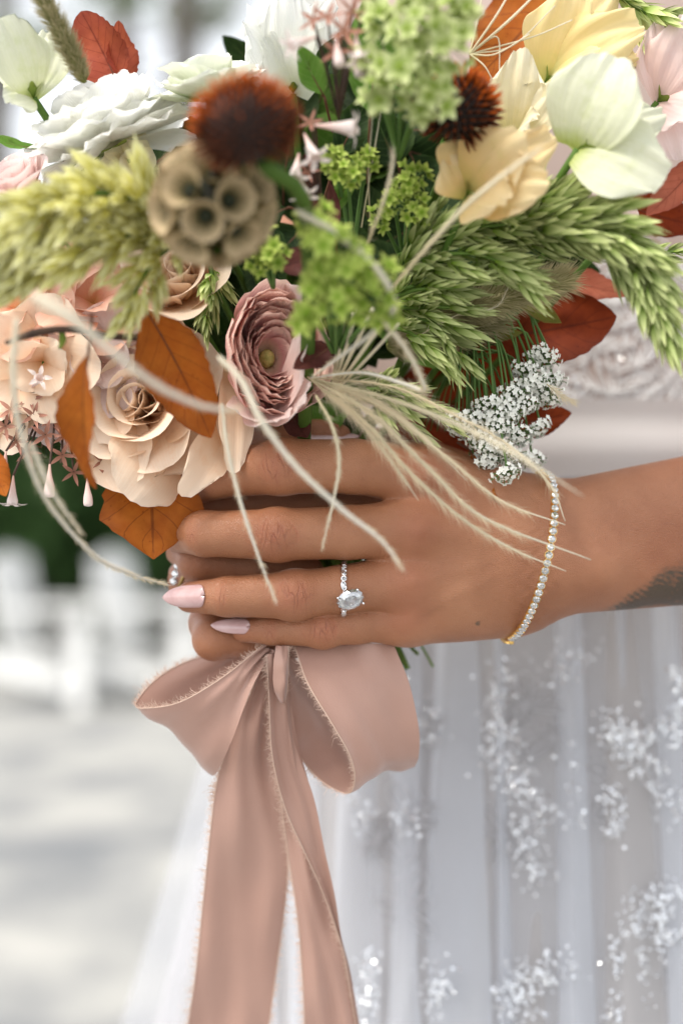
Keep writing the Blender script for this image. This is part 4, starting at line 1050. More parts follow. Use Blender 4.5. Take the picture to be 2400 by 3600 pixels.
def star_mesh(name, mat, n=5, L=.0028, W=.0018, lift=.35, centre=True):
    b = MB()
    for k in range(n):
        g = blade_pts(L, W, lift, 4); M = Matrix.Rotation(2 * math.pi * k / n, 4, 'Z')
        b.add(np.array([M @ Vector(p) for p in g.reshape(-1, 3)]), grid_faces(4, 3), grid_uv(4, 3))
    if centre:
        th = np.linspace(0, 2 * math.pi, 7)[:-1]; b.add(np.vstack([np.stack([np.cos(th) * L * .25, np.sin(th) * L * .25, 0 * th], -1), [[0, 0, L * .35]]]), np.array([[i, (i + 1) % 6, 6, 6] for i in range(6)]))
    return b.mesh(name, mat)
STAR = {k: [star_mesh('floret', m, 5, .0040, .0034, .3), star_mesh('floret', m, 4, .0034, .0036, .55)] for k, m in (('green', M_FLORET), ('pale', M_FLORETP))}
def cluster(label, base, blobs, kind='green', n=40, seed=0, size=1.0, name='green_blossom_spray'):
    """sprays of tiny star florets: blobs = (px,py,depth,radius px)"""
    r = random.Random(seed); B = P(*base); e = thing(name, label, 'flower', B, group=GRP); st = MB()
    tot = sum(b[3] ** 2 for b in blobs)
    for (px, py, d, rad) in blobs:
        c = P(px, py, d); R = rad * S(d); m = max(5, int(n * rad ** 2 / tot))
        st.tube(cat([(0, 0, 0), np.array((c - B) * .55 + Vector((0, .004, .003))), np.array(c - B)], 9), [.0011, .0006], 5)
        for i in range(m):
            z = 1 - 2 * (i + .5) / m; a = i * 2.39996; q = math.sqrt(1 - z * z)
            dd = Vector((q * math.cos(a), -abs(q * math.sin(a)) * .9 if r.random() < .75 else q * math.sin(a), z)); rr = R * r.uniform(.35, 1.25)
            p = c - B + dd * rr
            st.tube(cat([np.array(c - B), np.array(p)], 3), .00028, 4)
            o = obj('floret', STAR[kind][i % 2], e, p); o.rotation_mode = 'QUATERNION'
            o.rotation_quaternion = (dd + Vector((r.uniform(-.4, .4), -.5, r.uniform(-.4, .4)))).to_track_quat('Z', 'Y') @ Quaternion((0, 0, 1), r.uniform(0, 6)); s = size * r.uniform(.75, 1.25); o.scale = (s, s, s)
    st.build('stem', M_LACEG, e)
    return e

def strand(label, path, rad, mat=None, hair=0.0, name='feather_grass_strand', seed=0, catg='grass', group=GRP, n=44, hside=(-1, 1), hl=.006):
    """one long dry grass awn; path in photo px, rad in mm along it; hair = fine hairs per mm"""
    w = cat(PA(*path), n); base = w[0]; e = thing(name, label, catg, base, group=group)
    b = MB(); b.tube(w - base, [x * .001 for x in rad], 7); b.build('awn', mat or M_STRAW, e)
    if hair:
        r = np.random.default_rng(seed); L = np.linalg.norm(np.diff(w, axis=0), axis=1).sum(); m = int(L * 1000 * hair); h = MB()
        for i in range(m):
            k = r.random() ** .8 * (n - 2); j = int(k); p = w[j] + (w[j + 1] - w[j]) * (k - j) - base; t = w[j + 1] - w[j]; t /= np.linalg.norm(t)
            sd = np.cross(t, [0, -1, 0]); sd /= np.linalg.norm(sd) + 1e-9
            d = t * .85 + sd * r.choice(hside) * r.uniform(.2, .6) + r.normal(size=3) * .18; d /= np.linalg.norm(d); ln = hl * r.uniform(.4, 1.1) * (1 - .5 * k / n)
            wv = np.cross(d, [0, 1, 0]); wv = wv / (np.linalg.norm(wv) + 1e-9) * .00009
            h.add(np.array([p - wv, p + wv, p + d * ln * .6 + wv * .7 + t * .0004, p + d * ln * .6 - wv * .7 + t * .0004, p + d * ln + t * .0012]), np.array([[0, 1, 2, 3], [3, 2, 4, 4]]))
        h.build('hairs', M_HAIR, e)['kind'] = 'stuff'
    return e
def bristle_head(label, path, width, mat, n=1500, seed=0, ln=.008, name='foxtail_grass', core=.45, wd=.00016, lean=.8):
    r = np.random.default_rng(seed); w = cat(PA(*path), 40); base = w[0]; e = thing(name, label, 'grass', base, group=GRP)
    hw = width * S(path[0][2]) * .5; f = np.linspace(0, 1, 40); prof = hw * core * np.sin(math.pi * np.clip(.06 + .92 * f, 0, 1)) ** .5
    b = MB(); b.tube(w - base, list(prof), 9); b.build('seed_head', M_FUZZ, e)
    h = MB()
    for i in range(n):
        k = r.random() * 38; j = int(k); p = w[j] + (w[j + 1] - w[j]) * (k - j) - base; t = w[j + 1] - w[j]; t /= np.linalg.norm(t)
        d0 = r.normal(size=3); d0 -= t * d0.dot(t); d0 /= np.linalg.norm(d0); d = t * lean + d0 * .75 + r.normal(size=3) * .12; d /= np.linalg.norm(d)
        p = p + d0 * prof[j] * .9; l = ln * r.uniform(.5, 1.2); wv = np.cross(d, [0, 1, 0.2]); wv = wv / (np.linalg.norm(wv) + 1e-9) * wd
        h.add(np.array([p - wv, p + wv, p + d * l * .6 + wv * .6, p + d * l * .6 - wv * .6, p + d * l]), np.array([[0, 1, 2, 3], [3, 2, 4, 4]]), np.array([[0, 0], [1, 0], [1, .6], [0, .6], [.5, 1]]))
    h.build('bristles', mat, e)['kind'] = 'stuff'
    return e

def cone_flower(label, c, R, axis, mat, n=260, seed=0, squash=.85, sl=.0062, stemdir=None):
    r = random.Random(seed); q = Vector(axis).normalized().to_track_quat('Z', 'Y'); e = thing('echinacea_cone', label, 'flower', c, q, GRP)
    obj('disc', sphere_mesh('disc', R * .80, plain_mat('cone_core', srgb(34, 20, 14), .8), 12, (1, 1, squash)), e)
    V, F, U = tube(cat([(0, 0, 0), (0, 0, sl * .6), (0, 0, sl)], 4), [.00055, .0005, .0001], 5)
    sm = make_mesh('spine', V, F, mat, True, U); sm2 = make_mesh('spine', V, F, M_SPINED, True, U)
    for i in range(n):
        z = 1 - 1.9 * (i + .5) / n; a = i * 2.39996; s = math.sqrt(max(0, 1 - z * z)); d = Vector((s * math.cos(a), s * math.sin(a), z * squash))
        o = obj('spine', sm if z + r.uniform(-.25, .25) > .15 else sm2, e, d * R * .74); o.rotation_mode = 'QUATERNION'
        o.rotation_quaternion = (d + Vector((0, 0, .25)) + Vector((r.uniform(-.1, .1), r.uniform(-.1, .1), 0))).to_track_quat('Z', 'Y'); k = r.uniform(.85, 1.2); o.scale = (1.25, 1.25, k)
    return e

def abelia_bits():
    g = MB(); th = np.linspace(0, 2 * math.pi, 9)[:-1]
    prof = [(.0003, 0), (.0009, .004), (.0016, .008), (.0024, .011), (.0021, .0125)]
    V = np.vstack([np.stack([np.cos(th) * r, np.sin(th) * r, np.full(8, z)], -1) for r, z in prof]); U = np.repeat([[.5, z / .0125] for _, z in prof], 8, 0)
    g.add(V, grid_faces(5, 8, True), U)
    for k in range(5):
        b = blade_pts(.0042, .0030, -.5, 5); M = Matrix.Rotation(2 * math.pi * k / 5, 4, 'Z') @ Matrix.Translation((.0019, 0, .0118)) @ Matrix.Rotation(-.55, 4, 'Y')
        g.add(np.array([M @ Vector(p) for p in b.reshape(-1, 3)]), grid_faces(5, 3), np.ones((15, 2)))
    trumpet = g.mesh('trumpet', M_ABELF)
    b = MB(); b.tube(cat([(0, 0, 0), (0, 0, .005), (.0002, 0, .010), (.0003, 0, .0145), (.0003, 0, .0155)], 14), [.0004, .0008, .0014, .0023, .0026, .0022, .0004], 9)
    bud = b.mesh('bud', M_ABELF)
    star = star_mesh('sepal_star', M_ABEL, 5, .0055, .0020, .25, False)
    return trumpet, bud, star
TRUMPET, BUD, ASTAR = abelia_bits()
def abelia(label, base, items, seed=0):
    """items: (kind, px,py,depth, direction, scale)"""
    B = P(*base); e = thing('abelia_sprig', label, 'flower', B, group=GRP); st = MB()
    for kind, px, py, d, dr, sc in items:
        p = P(px, py, d); o = obj(kind if kind != 'star' else 'sepal_star', {'trumpet': TRUMPET, 'bud': BUD, 'star': ASTAR}[kind], e, p - B)
        o.rotation_mode = 'QUATERNION'; o.rotation_quaternion = Vector(dr).to_track_quat('Z', 'Y'); o.scale = (sc, sc, sc)
        st.tube(cat([(0, 0, 0), np.array((p - B) * .6 + Vector((0, .004, .003))), np.array(p - B)], 7), .0005, 5)
    st.build('stem', M_TWIG, e); return e
# ------------------------------------------------------------------ the bouquet
# white ranunculus, seen from the side, sepals showing
layered('ranunculus', 'large white ranunculus seen from the side with jagged petals at upper left', P(395, 510, -8), (-.40, -.12, .88),
        dome_layers(.0305, 12), M_WHITE, seed=1, sepals=(M_CALYX, .012), tiltj=.10, via=P(700, 900, 20))
# pink ranunculus, opening turned towards the camera
layered('ranunculus', 'pink ranunculus with many thin layered petals just above the index finger', P(925, 1270, 0), (.33, -.92, .10),
        globe_layers(.0235, 13), M_PINK, seed=2, tiltj=.06).scale = (1.0, 1.25, 1.1)

def ranunculus_outer():
    e = [o for o in bpy.data.objects if o.name.startswith('ranunculus')][-1]
    inv = (Matrix.Translation(e.location) @ e.rotation_quaternion.to_matrix().to_4x4() @ Matrix.Diagonal((*e.scale, 1))).inverted()
    for (pb, pt, n, W) in [((955, 1430, -10), (1096, 1190, -44), (-.75, -.55, .2), .024), ((940, 1440, -8), (1104, 1350, -42), (-.5, -.6, .5), .022), ((890, 1430, -6), (1010, 1468, -34), (-.1, -.5, .85), .022), ((860, 1400, -4), (900, 1470, -30), (.2, -.5, .85), .020), ((1000, 1130, -2), (1090, 1060, -34), (-.6, -.7, -.3), .022)]:
        B, T = P(*pb), P(*pt); L = (T - B).length; g = aimed(petal_pts(L=L, W=W, nu=13, nv=13, a0=-.3, a1=.6, kc=38, ruffle=.03, tip=.3, b=.5, jag=.02, curl=.4, seed=int(pt[0])), L)
        obj('petal', make_mesh('petal', g.reshape(-1, 3), grid_faces(13, 13), M_PALEPINK, True, grid_uv(13, 13)), e, mtx=inv @ frame(B, T, n))
ranunculus_outer()
_e = [o for o in bpy.data.objects if o.name.startswith('ranunculus')][-1]
obj('eye', sphere_mesh('eye', .0032, plain_mat('flower_eye', srgb(206, 190, 120), .7, spec=.2, nscale=500, c2=srgb(150, 150, 80)), 8, (1, 1, 1.3)), _e, (0, 0, .005))

# large peach rose
e = layered('garden_rose', 'large open peach garden rose with drooping outer petals above the fingertips', P(520, 1430, 8), (-.12, -.95, .12), rose_layers(.0285), M_PEACH, seed=3, tiltj=.06)
def rose_outer(e):
    b = Vector(e.location); q = e.rotation_quaternion.to_matrix().to_4x4()
    inv = (Matrix.Translation(b) @ q).inverted()
    for (pb, pt, n, W, kw) in [((600, 1530, 2), (440, 1742, -14), (.25, -1, -.35), .040, dict(a0=-.2, a1=-.5, kc=-22, curl=.5, ruffle=.03)),
                               ((360, 1430, 4), (470, 1720, -10), (-.3, -1, -.2), .034, dict(a0=-.1, a1=-.5, kc=-18, ruffle=.03)),
                               ((800, 1470, 2), (632, 1738, -13), (.45, -1, -.25), .020, dict(a0=.1, a1=-.35, kc=40, curl=.6, ruffle=.02, tip=.4)),
                               ((815, 1270, 4), (815, 1660, -10), (.5, -1, .0), .017, dict(a0=.1, a1=-.3, kc=50, ruffle=.03)),
                               ((420, 1420, 0), (352, 1560, -8), (-.5, -1, 0), .030, dict(a0=.3, a1=-.6, kc=25, ruffle=.04))]:
        B, T = P(*pb), P(*pt); g = aimed(petal_pts(L=(T - B).length, W=W, nu=13, nv=14, jag=.015, seed=int(pb[0]), b=.5, **kw), (T - B).length)
        me = make_mesh('petal', g.reshape(-1, 3), grid_faces(14, 13), M_PEACH, True, grid_uv(14, 13))
        obj('petal', me, e, mtx=inv @ frame(B, T, n))
rose_outer(e)

layered('garden_rose', 'closed peach rosebud half hidden behind the orange leaf and seed pod', P(640, 1030, 6), (-.15, -.85, .45), rose_layers(.024, 5), M_PEACH, seed=4)
# open five petalled peach blossoms along the left
def open_layers(R, n=5, a1=.15, ruff=.05, two=True):
    L = [(n, dict(L=R, W=R * 1.05, a0=.35, a1=a1, kc=10, ruffle=ruff, rf=4, tip=.3, b=.25, t=.85, curl=.35, nu=9, nv=9), 0)]
    if two: L.insert(0, (n - 1, dict(L=R * .62, W=R * .7, a0=1.0, a1=.5, kc=30, ruffle=ruff, rf=4, tip=.3, b=.3, nu=9, nv=8), .6))
    return L
for (px, py, d, ax, R, m, lab, sd) in [
    (70, 1090, -6, (-.25, -.9, .2), .023, M_PINKPEACH, 'salmon peach blossom at the left edge below the pale plume', 11),
    (330, 1070, -4, (.1, -.9, .35), .024, M_PINKPEACH, 'salmon peach blossom below the drooping pale plume, above the dark twig', 12),
    (150, 1270, -10, (-.1, -.95, -.2), .024, M_PEACH, 'pale peach blossom hanging below the dark twig at left', 13),
    (350, 1270, -6, (.1, -.95, .0), .022, M_PALEPINK, 'pale pink blossom beneath the dark twig beside the large rose', 14),
    (20, 1420, 0, (-.3, -.9, -.1), .018, M_PEACH, 'pale peach blossom at the left edge behind the curved grass', 15),
    (470, 1180, 0, (-.1, -.9, .3), .020, M_PEACH, 'peach blossom between the dark twig and the orange leaf', 16),
    (190, 1420, 2, (.1, -.9, -.3), .014, M_PALEPINK, 'small blush white blossom left of the narrow orange leaf', 17),
    (250, 1480, 2, (.2, -.9, -.4), .013, M_PALEPINK, 'small blush blossom with ruffled edge beside the large rose', 18),
    (180, 960, 0, (-.1, -.9, .3), .022, M_PINKPEACH, 'salmon blossom half covered by the pale plume', 19)]:
    layered('peach_blossom', lab, P(px, py, d), ax, open_layers(R * 1.18, 5, .15, .07), m, seed=sd, tiltj=.18)
layered('garden_rose', 'small pink rose at the left edge above the pale plume', P(80, 690, -22), (-.25, -.6, .75), rose_layers(.0155, 5), M_PALEPINK, seed=5)
layered('peach_blossom', 'cream blossom tucked under the white ranunculus', P(450, 560, -6), (.45, -.75, -.45), open_layers(.014, 5, -.2, .05), M_CREAM, seed=6, tiltj=.2)
layered('garden_rose', 'white ruffled blossom with green tint behind the brown cone', P(735, 350, -18), (-.1, -.35, .92), rose_layers(.019, 6, ruff=.05), M_GREENISH, seed=7, tiltj=.15)

def hand_flower(name, label, base, petals, mat, calyx=True, stem=True, seed=0, catg='flower'):
    B = P(*base); e = thing(name, label, catg, B, group=GRP)
    for i, (t, n, W, kw) in enumerate(petals):
        k = dict(nu=21, nv=17, a0=.25, a1=-.25, kc=14, ruffle=.05, rf=6, tip=.36, b=.2, t=.72, jag=.014, seed=seed * 10 + i); k.update(kw); k['ruffle'] = k['ruffle'] * 1.5; k['rf'] = max(6, k['rf']); m = k.pop('mat', mat)
        st = k.pop('start', None)
        placed_petal(e, B, P(*st) if st else B, P(*t), n, W * .001, m, **k)
    if calyx:
        sm = petal_mesh(M_CALYX, 'sepal', L=.008, W=.004, a0=.9, a1=.6, kc=80, tip=.5, nu=5, nv=5)
        d = sum((P(*p[0]) - B for p in petals), Vector()).normalized().to_track_quat('Z', 'Y')
        for j in range(5):
            o = obj('sepal', sm, e); o.rotation_mode = 'QUATERNION'; o.rotation_quaternion = d @ Quaternion((0, 0, 1), j * 1.256)
    if stem: add_stem(e, B, STEM, .0016, seed=seed)
    return e
hand_flower('bell_flower', 'tall white bell shaped flower with a curled lip at top centre', (1030, 330, 14), [
    ((868, 12, -4), (.35, -1, .0), 30, dict(kc=-24, a0=.25, a1=-.35, curl=1.1, b=.5)), ((1010, -40, -12), (0, -1, -.1), 34, dict(kc=-26, a0=.2, a1=-.2, b=.5, curl=.4)),
    ((1160, -10, -2), (-.4, -1, 0), 30, dict(kc=-24, curl=.5, b=.5)), ((1050, -60, 24), (0, -1, 0), 34, dict(kc=20, b=.5)), ((930, 120, -2), (.3, -1, 0), 22, dict(kc=-20, b=.6))], M_WHITE, seed=21)
hand_flower('sweet_pea', 'ivory sweet pea with broad petals cut off by the left edge', (118, 345, -26), [
    ((10, 60, -40), (.5, -1, .1), 26, dict(kc=18, a0=.3, a1=-.3)), ((175, 110, -22), (.1, -1, .15), 25, dict(kc=12, tip=.15)), ((18, 360, -38), (.3, -.8, .5), 18, dict(kc=10)),
    ((70, 170, -12), (-.2, -1, .2), 22, dict())], M_SWEET, seed=22)
hand_flower('sweet_pea', 'large ivory sweet pea with two broad rounded petals at upper right', (2030, 525, -46), [
    ((2170, 205, -56), (-.25, -1, .25), 39, dict(kc=16, a0=.45, a1=-.45, ruffle=.03, tip=.30, b=.45, vm=.55, t=.78)), ((2330, 640, -58), (-.2, -1, .30), 36, dict(kc=14, a0=.4, a1=-.5, ruffle=.05, rf=6, tip=.32, b=.4, vm=.55, t=.78)),
    ((2330, 400, -40), (-.1, -1, .1), 26, dict(kc=14, ruffle=.03)), ((2090, 640, -42), (-.1, -1, .2), 12, dict(kc=30)), ((2040, 330, -40), (-.4, -1, .1), 22, dict(kc=14))], M_SWEET, seed=23)
hand_flower('lisianthus', 'yellow cream ruffled blossom at the top right', (1915, 290, 4), [
    ((2020, -40, -8), (.1, -1, .1), 34, dict(kc=10, ruffle=.05)), ((2260, 90, -16), (-.1, -1, .25), 34, dict(kc=14, ruffle=.05, curl=.6)), ((2150, -60, 2), (0, -1, .2), 36, dict(kc=8, ruffle=.05)),
    ((2110, 190, -18), (.1, -.9, .5), 26, dict(kc=14, ruffle=.05)), ((2240, 200, -6), (.1, -.9, .4), 22, dict(kc=10, ruffle=.06))], M_YELLOW, seed=24)
hand_flower('lisianthus', 'cream blossom with upright petals beside the dark cone at right', (1800, 490, -14), [
    ((1835, 170, -26), (-.1, -1, .1), 24, dict(kc=16)), ((1940, 300, -24), (-.2, -1, .2), 24, dict(kc=14)), ((1740, 270, -14), (.2, -1, .1), 22, dict(kc=10)), ((1890, 420, -32), (0, -.9, .4), 20, dict(kc=12))], M_CREAM, seed=25)
hand_flower('lisianthus', 'apricot yellow ruffled blossom below the dark cone at right', (1640, 690, -48), [
    ((1840, 470, -68), (0, -1, .3), 34, dict(kc=12, ruffle=.05, curl=.7)), ((1930, 640, -70), (-.1, -1, .2), 30, dict(kc=10, ruffle=.06, curl=.5)), ((1700, 450, -52), (.1, -1, .3), 32, dict(kc=12, ruffle=.05)),
    ((1950, 480, -50), (-.1, -1, .2), 26, dict(kc=10, ruffle=.05)), ((1780, 700, -74), (.1, -1, 0), 28, dict(kc=14, ruffle=.04)), ((1560, 560, -52), (.3, -1, .3), 24, dict(kc=12))], M_APRICOT, seed=26)
hand_flower('sweet_pea', 'translucent pale pink blossom at the right edge', (2310, 360, 0), [
    ((2430, 60, -8), (-.2, -1, 0), 26, dict(kc=10)), ((2300, 90, -2), (0, -1, .1), 20, dict(kc=10)), ((2450, 400, -10), (-.2, -1, .2), 26, dict(kc=10)), ((2400, 560, 0), (0, -1, 0), 24, dict(kc=8))], M_PALEPINK, seed=27)
hand_flower('sweet_pea', 'blush blossom behind the green plume and below the ivory sweet pea', (2120, 860, 12), [
    ((2030, 660, 0), (0, -1, .2), 26, dict()), ((2210, 700, 4), (-.1, -1, .1), 26, dict()), ((2110, 600, 8), (0, -1, .1), 26, dict()), ((1970, 740, 2), (.1, -1, 0), 16, dict(mat=M_CREAM))], M_PALEPINK, seed=28)

# dried heads in front
c1 = P(862, 440, -132)
e = cone_flower('round rusty brown cone flower head, blurred, in front of the seed pod', c1, .0182, (-.25, -.15, .95), M_SPINE, 280, 1)
add_stem(e, P(925, 570, -128), STEM, .0030, via=P(1085, 820, -92), seed=31)
c2 = P(1612, 385, -58)
e = cone_flower('dark brown cone flower head with orange spines among cream blossoms at right', c2, .0150, (.30, -.05, .95), M_SPINE, 280, 2, .95)
add_stem(e, P(1600, 500, -50), STEM, .0020, via=P(1480, 800, -10), seed=32)

def scabiosa():
    C = P(748, 718, -104); e = thing('scabiosa_pod', 'papery tan seed pod of round cups with dark centres', 'seed pod', C, group=GRP); R = .0158
    obj('core', sphere_mesh('core', R * .75, M_CUPC, 10), e)
    nv, nu = 9, 30; a = np.linspace(0, 2 * math.pi, nu, endpoint=False); g = np.zeros((nv, nu, 3))
    for i in range(nv):
        f = i / (nv - 1); r = .0016 + .0058 * f ** 1.2; z = -.004 + .0095 * f
        zz = z + .00035 * f * np.cos(a * 15); rr = r * (1 + .04 * f * np.cos(a * 15))
        g[i] = np.stack([np.cos(a) * rr, np.sin(a) * rr, zz], -1)
    uu = np.stack([np.tile(np.linspace(0, 1, nu), nv), np.repeat(np.linspace(0, 1, nv), nu)], -1)
    cup = make_mesh('cup', g.reshape(-1, 3), grid_faces(nv, nu, True), M_CUP, True, uu)
    fr = MB(); r = random.Random(3)
    for k in range(60):
        an = k / 60 * 6.283; d = np.array([math.cos(an), math.sin(an), .5]); p = np.array([math.cos(an) * .0074, math.sin(an) * .0074, .0054]); wv = np.array([-math.sin(an), math.cos(an), 0]) * .00012; l = r.uniform(.0006, .0013)
        fr.add(np.array([p - wv, p + wv, p + d * l, p + d * l]), np.array([[0, 1, 2, 3]]))
    frm = fr.mesh('fringe', M_CUP)
    co = MB(); V, F, U = tube(cat([(0, 0, -.004), (0, 0, 0), (0, 0, .0012)], 5), [.0026, .0028, .0022, .0006], 8); co.add(V, F, U)
    for k in range(5):
        an = k * 1.2566; co.tube(cat([(0, 0, .0005), (math.cos(an) * .0022, math.sin(an) * .0022, .0030), (math.cos(an) * .0040, math.sin(an) * .0040, .0042)], 5), [.0003, .0001], 4)
    com = co.mesh('seed', M_CUPC)
    n = 28
    for i in range(n):
        z = 1 - 2 * (i + .5) / n; s = math.sqrt(1 - z * z); an = i * 2.39996 + .6; d = Vector((s * math.cos(an), s * math.sin(an), z))
        o = obj('cup', cup, e, d * R); o.rotation_mode = 'QUATERNION'; o.rotation_quaternion = d.to_track_quat('Z', 'Y')
        obj('seed', com, o); obj('fringe', frm, o)['kind'] = 'stuff'
    add_stem(e, P(760, 880, -98), STEM, .0016, via=P(860, 1000, 35), seed=33)
scabiosa()

# leaves
Z = lambda *a: a
LEAVES = [
 ('large orange brown leaf folded in front of the peach rose', (505, 1075, -52), (742, 1540, -42), (-.35, -1, .15), 30, M_ORANGE, dict(fold=.35, bend=.3, seed=1)),
 ('narrow orange leaf hanging at left in front of the blossoms, blurred', (312, 1230, -78), (338, 1720, -56), (-.7, -.9, 0), 19, M_ORANGE, dict(fold=.4, bend=-.3, seed=2)),
 ('broad toothed orange leaf under the rose, left of the fingertips', (520, 1440, 8), (540, 1966, -2), (.08, -1, .05), 41, M_ORANGE, dict(fold=.16, bend=.2, teeth=7, tooth=.16, seed=3, belly=.62, pt=1.0, nu=13)),
 ('orange leaf tip at the left edge beside hanging buds', (-70, 1560, -30), (22, 1745, -32), (.2, -1, 0), 13, M_ORANGE, dict(seed=4)),
 ('red brown leaf with curled silvery edge at top left', (430, 330, 2), (285, 40, 4), (-.35, -1, .1), 25, M_RED, dict(fold=.45, bend=.25, tooth=.1, seed=5, pt=.6)),
 ('orange red leaf edge right of the red brown leaf at top left', (450, 330, 4), (418, 72, 6), (.75, -.8, .1), 15, M_RED, dict(fold=.3, tooth=.1, seed=6, pt=.6)),
 ('large orange brown leaf behind the wheat awns at top right', (2030, -120, 26), (1660, 290, 16), (-.1, -1, .2), 40, M_ORANGE, dict(fold=.15, bend=.2, seed=7)),
 ('rust leaf at the right edge below the ivory sweet pea', (2130, 690, 26), (2500, 800, 20), (0, -1, .3), 20, M_RUST, dict(fold=.2, seed=8)),
 ('salmon leaf at the right edge beside the ivory sweet pea', (2480, 540, 14), (2270, 760, 12), (-.3, -1, .2), 15, M_SALMON, dict(fold=.3, seed=9)),
 ('broad rust red leaf pointing right above the white lace flowers', (1610, 1210, 34), (2166, 1112, 24), (0, -1, .12), 33, M_RUST, dict(fold=.15, bend=.2, seed=10, belly=.6)),
 ('small salmon leaf under the tip of the green plume', (1940, 960, 30), (2216, 1035, 26), (.1, -1, .3), 14, M_SALMON, dict(seed=11)),
 ('deep brown leaf in shade behind the white lace flowers', (1400, 1330, 48), (1930, 1380, 44), (0, -1, .0), 48, M_RUST, dict(fold=.2, seed=12)),
 ('small rust leaf right of the white lace flowers', (1760, 1500, 34), (2008, 1452, 28), (.1, -1, .1), 16, M_RUST, dict(seed=13)),
 ('brown leaf in shade above the wrist', (1350, 1480, 44), (1760, 1640, 40), (0, -1, .2), 36, M_RUST, dict(seed=14)),
 ('small dark purple leaf at the right edge of the pink ranunculus', (1170, 1215, -34), (1030, 1296, -46), (.1, -1, .2), 12, M_PURPLE, dict(teeth=3, tooth=0, belly=.3, seed=15)),
 ('dark purple leaf behind the blurred green florets', (1120, 900, -40), (970, 935, -46), (0, -1, .2), 13, M_PURPLE, dict(teeth=3, tooth=0, seed=16)),
 ('upright purple leaf in the centre right of the brown cone', (1130, 800, -40), (1072, 540, -48), (.2, -1, 0), 7, M_PURPLE, dict(teeth=3, tooth=0, seed=17)),
 ('slender dark purple leaf in the centre of the bouquet', (1180, 830, -30), (1160, 640, -34), (-.2, -1, 0), 6, M_PURPLE, dict(teeth=3, tooth=0, seed=18)),
 ('pointed olive leaf with red tip below the fuzzy grass', (1530, 1190, 12), (1838, 1168, 4), (0, -.8, .5), 10, M_OLIVELEAF, dict(teeth=4, tooth=0, seed=19)),
 ('pointed olive leaf beside the rust leaf at right', (1780, 1010, 8), (1972, 1136, 2), (.2, -.9, .3), 11, M_OLIVELEAF, dict(teeth=4, tooth=0, seed=20)),
 ('small sharp orange leaf shard below the lace flowers at the wrist', (1650, 1580, 8), (1750, 1762, -4), (.3, -1, 0), 5, M_ORANGE, dict(teeth=4, seed=21)),
 ('blurred green leaf right of the brown cone', (1140, 340, -40), (1052, 160, -46), (.1, -1, .2), 12, M_GREENLEAF, dict(teeth=4, tooth=0, seed=22)),
 ('dark green toothed leaf in front of the white bell flower', (1190, 120, -2), (1150, 262, -4), (.1, -1, .1), 13, M_DARKLEAF, dict(teeth=6, tooth=.1, seed=23, belly=.6, pt=.5)),
 ('slender green leaf in the centre above the green florets', (1170, 760, -30), (1260, 540, -36), (.1, -1, 0), 8, M_GREENLEAF, dict(teeth=4, tooth=0, seed=24)),
 ('wide green leaf at the top centre behind pale florets', (1300, 420, -40), (1320, -60, -50), (-.1, -1, .1), 22, M_GREENLEAF, dict(teeth=4, tooth=0, seed=25)),
 ('long green leaf beside the white trumpet blossom', (1180, 560, -26), (1300, 330, -30), (.1, -1, .1), 14, M_DARKLEAF, dict(teeth=4, tooth=0, seed=26)),
 ('narrow green leaf at the left edge below the ivory sweet pea', (170, 520, -14), (-60, 470, -20), (0, -.7, .7), 7, M_GREENLEAF, dict(teeth=4, tooth=0, seed=27)),
 ('purple brown leaf below the pink ranunculus', (1010, 1440, 6), (1080, 1540, -4), (.2, -1, 0), 12, M_PURPLE, dict(teeth=3, tooth=0, seed=28)),
]
for lab, b, t, n, W, m, kw in LEAVES: leaf('leaf', lab, P(*b), P(*t), n, W * .001, m, **kw)
MARKS = [(370, 420, 'the white ranunculus'), (860, 430, 'the round brown cone'), (745, 720, 'the papery seed pod'), (960, 1230, 'the pink ranunculus'), (1440, 200, 'the pale floret spray'), (1640, 380, 'the dark cone'), (1200, 900, 'the blurred green florets'), (1420, 690, 'the sharp green florets'),
         (1750, 560, 'the apricot blossom'), (1600, 850, 'the upper green plumes'), (1500, 1050, 'the middle green plumes'), (620, 1000, 'the peach rosebud'), (500, 1440, 'the large peach rose'), (250, 830, 'the pale plume'), (200, 1150, 'the salmon blossoms'), (1200, 480, 'the white trumpet blossoms'), (1150, 1330, 'the straw bundle'), (1500, 1300, 'the lace flower rays'), (1040, 150, 'the white bell flower'), (150, 1500, 'the abelia stars'), (1250, 650, 'the fine straws'), (1000, 900, 'the thick green cone stem'), (1930, 850, 'the arching plume'), (1800, 300, 'the cream blossom'), (1380, 1450, 'the small low plume')]
def near_mark(x, y): return min(MARKS, key=lambda m: (m[0] - x) ** 2 + (m[1] - y) ** 2)[2]
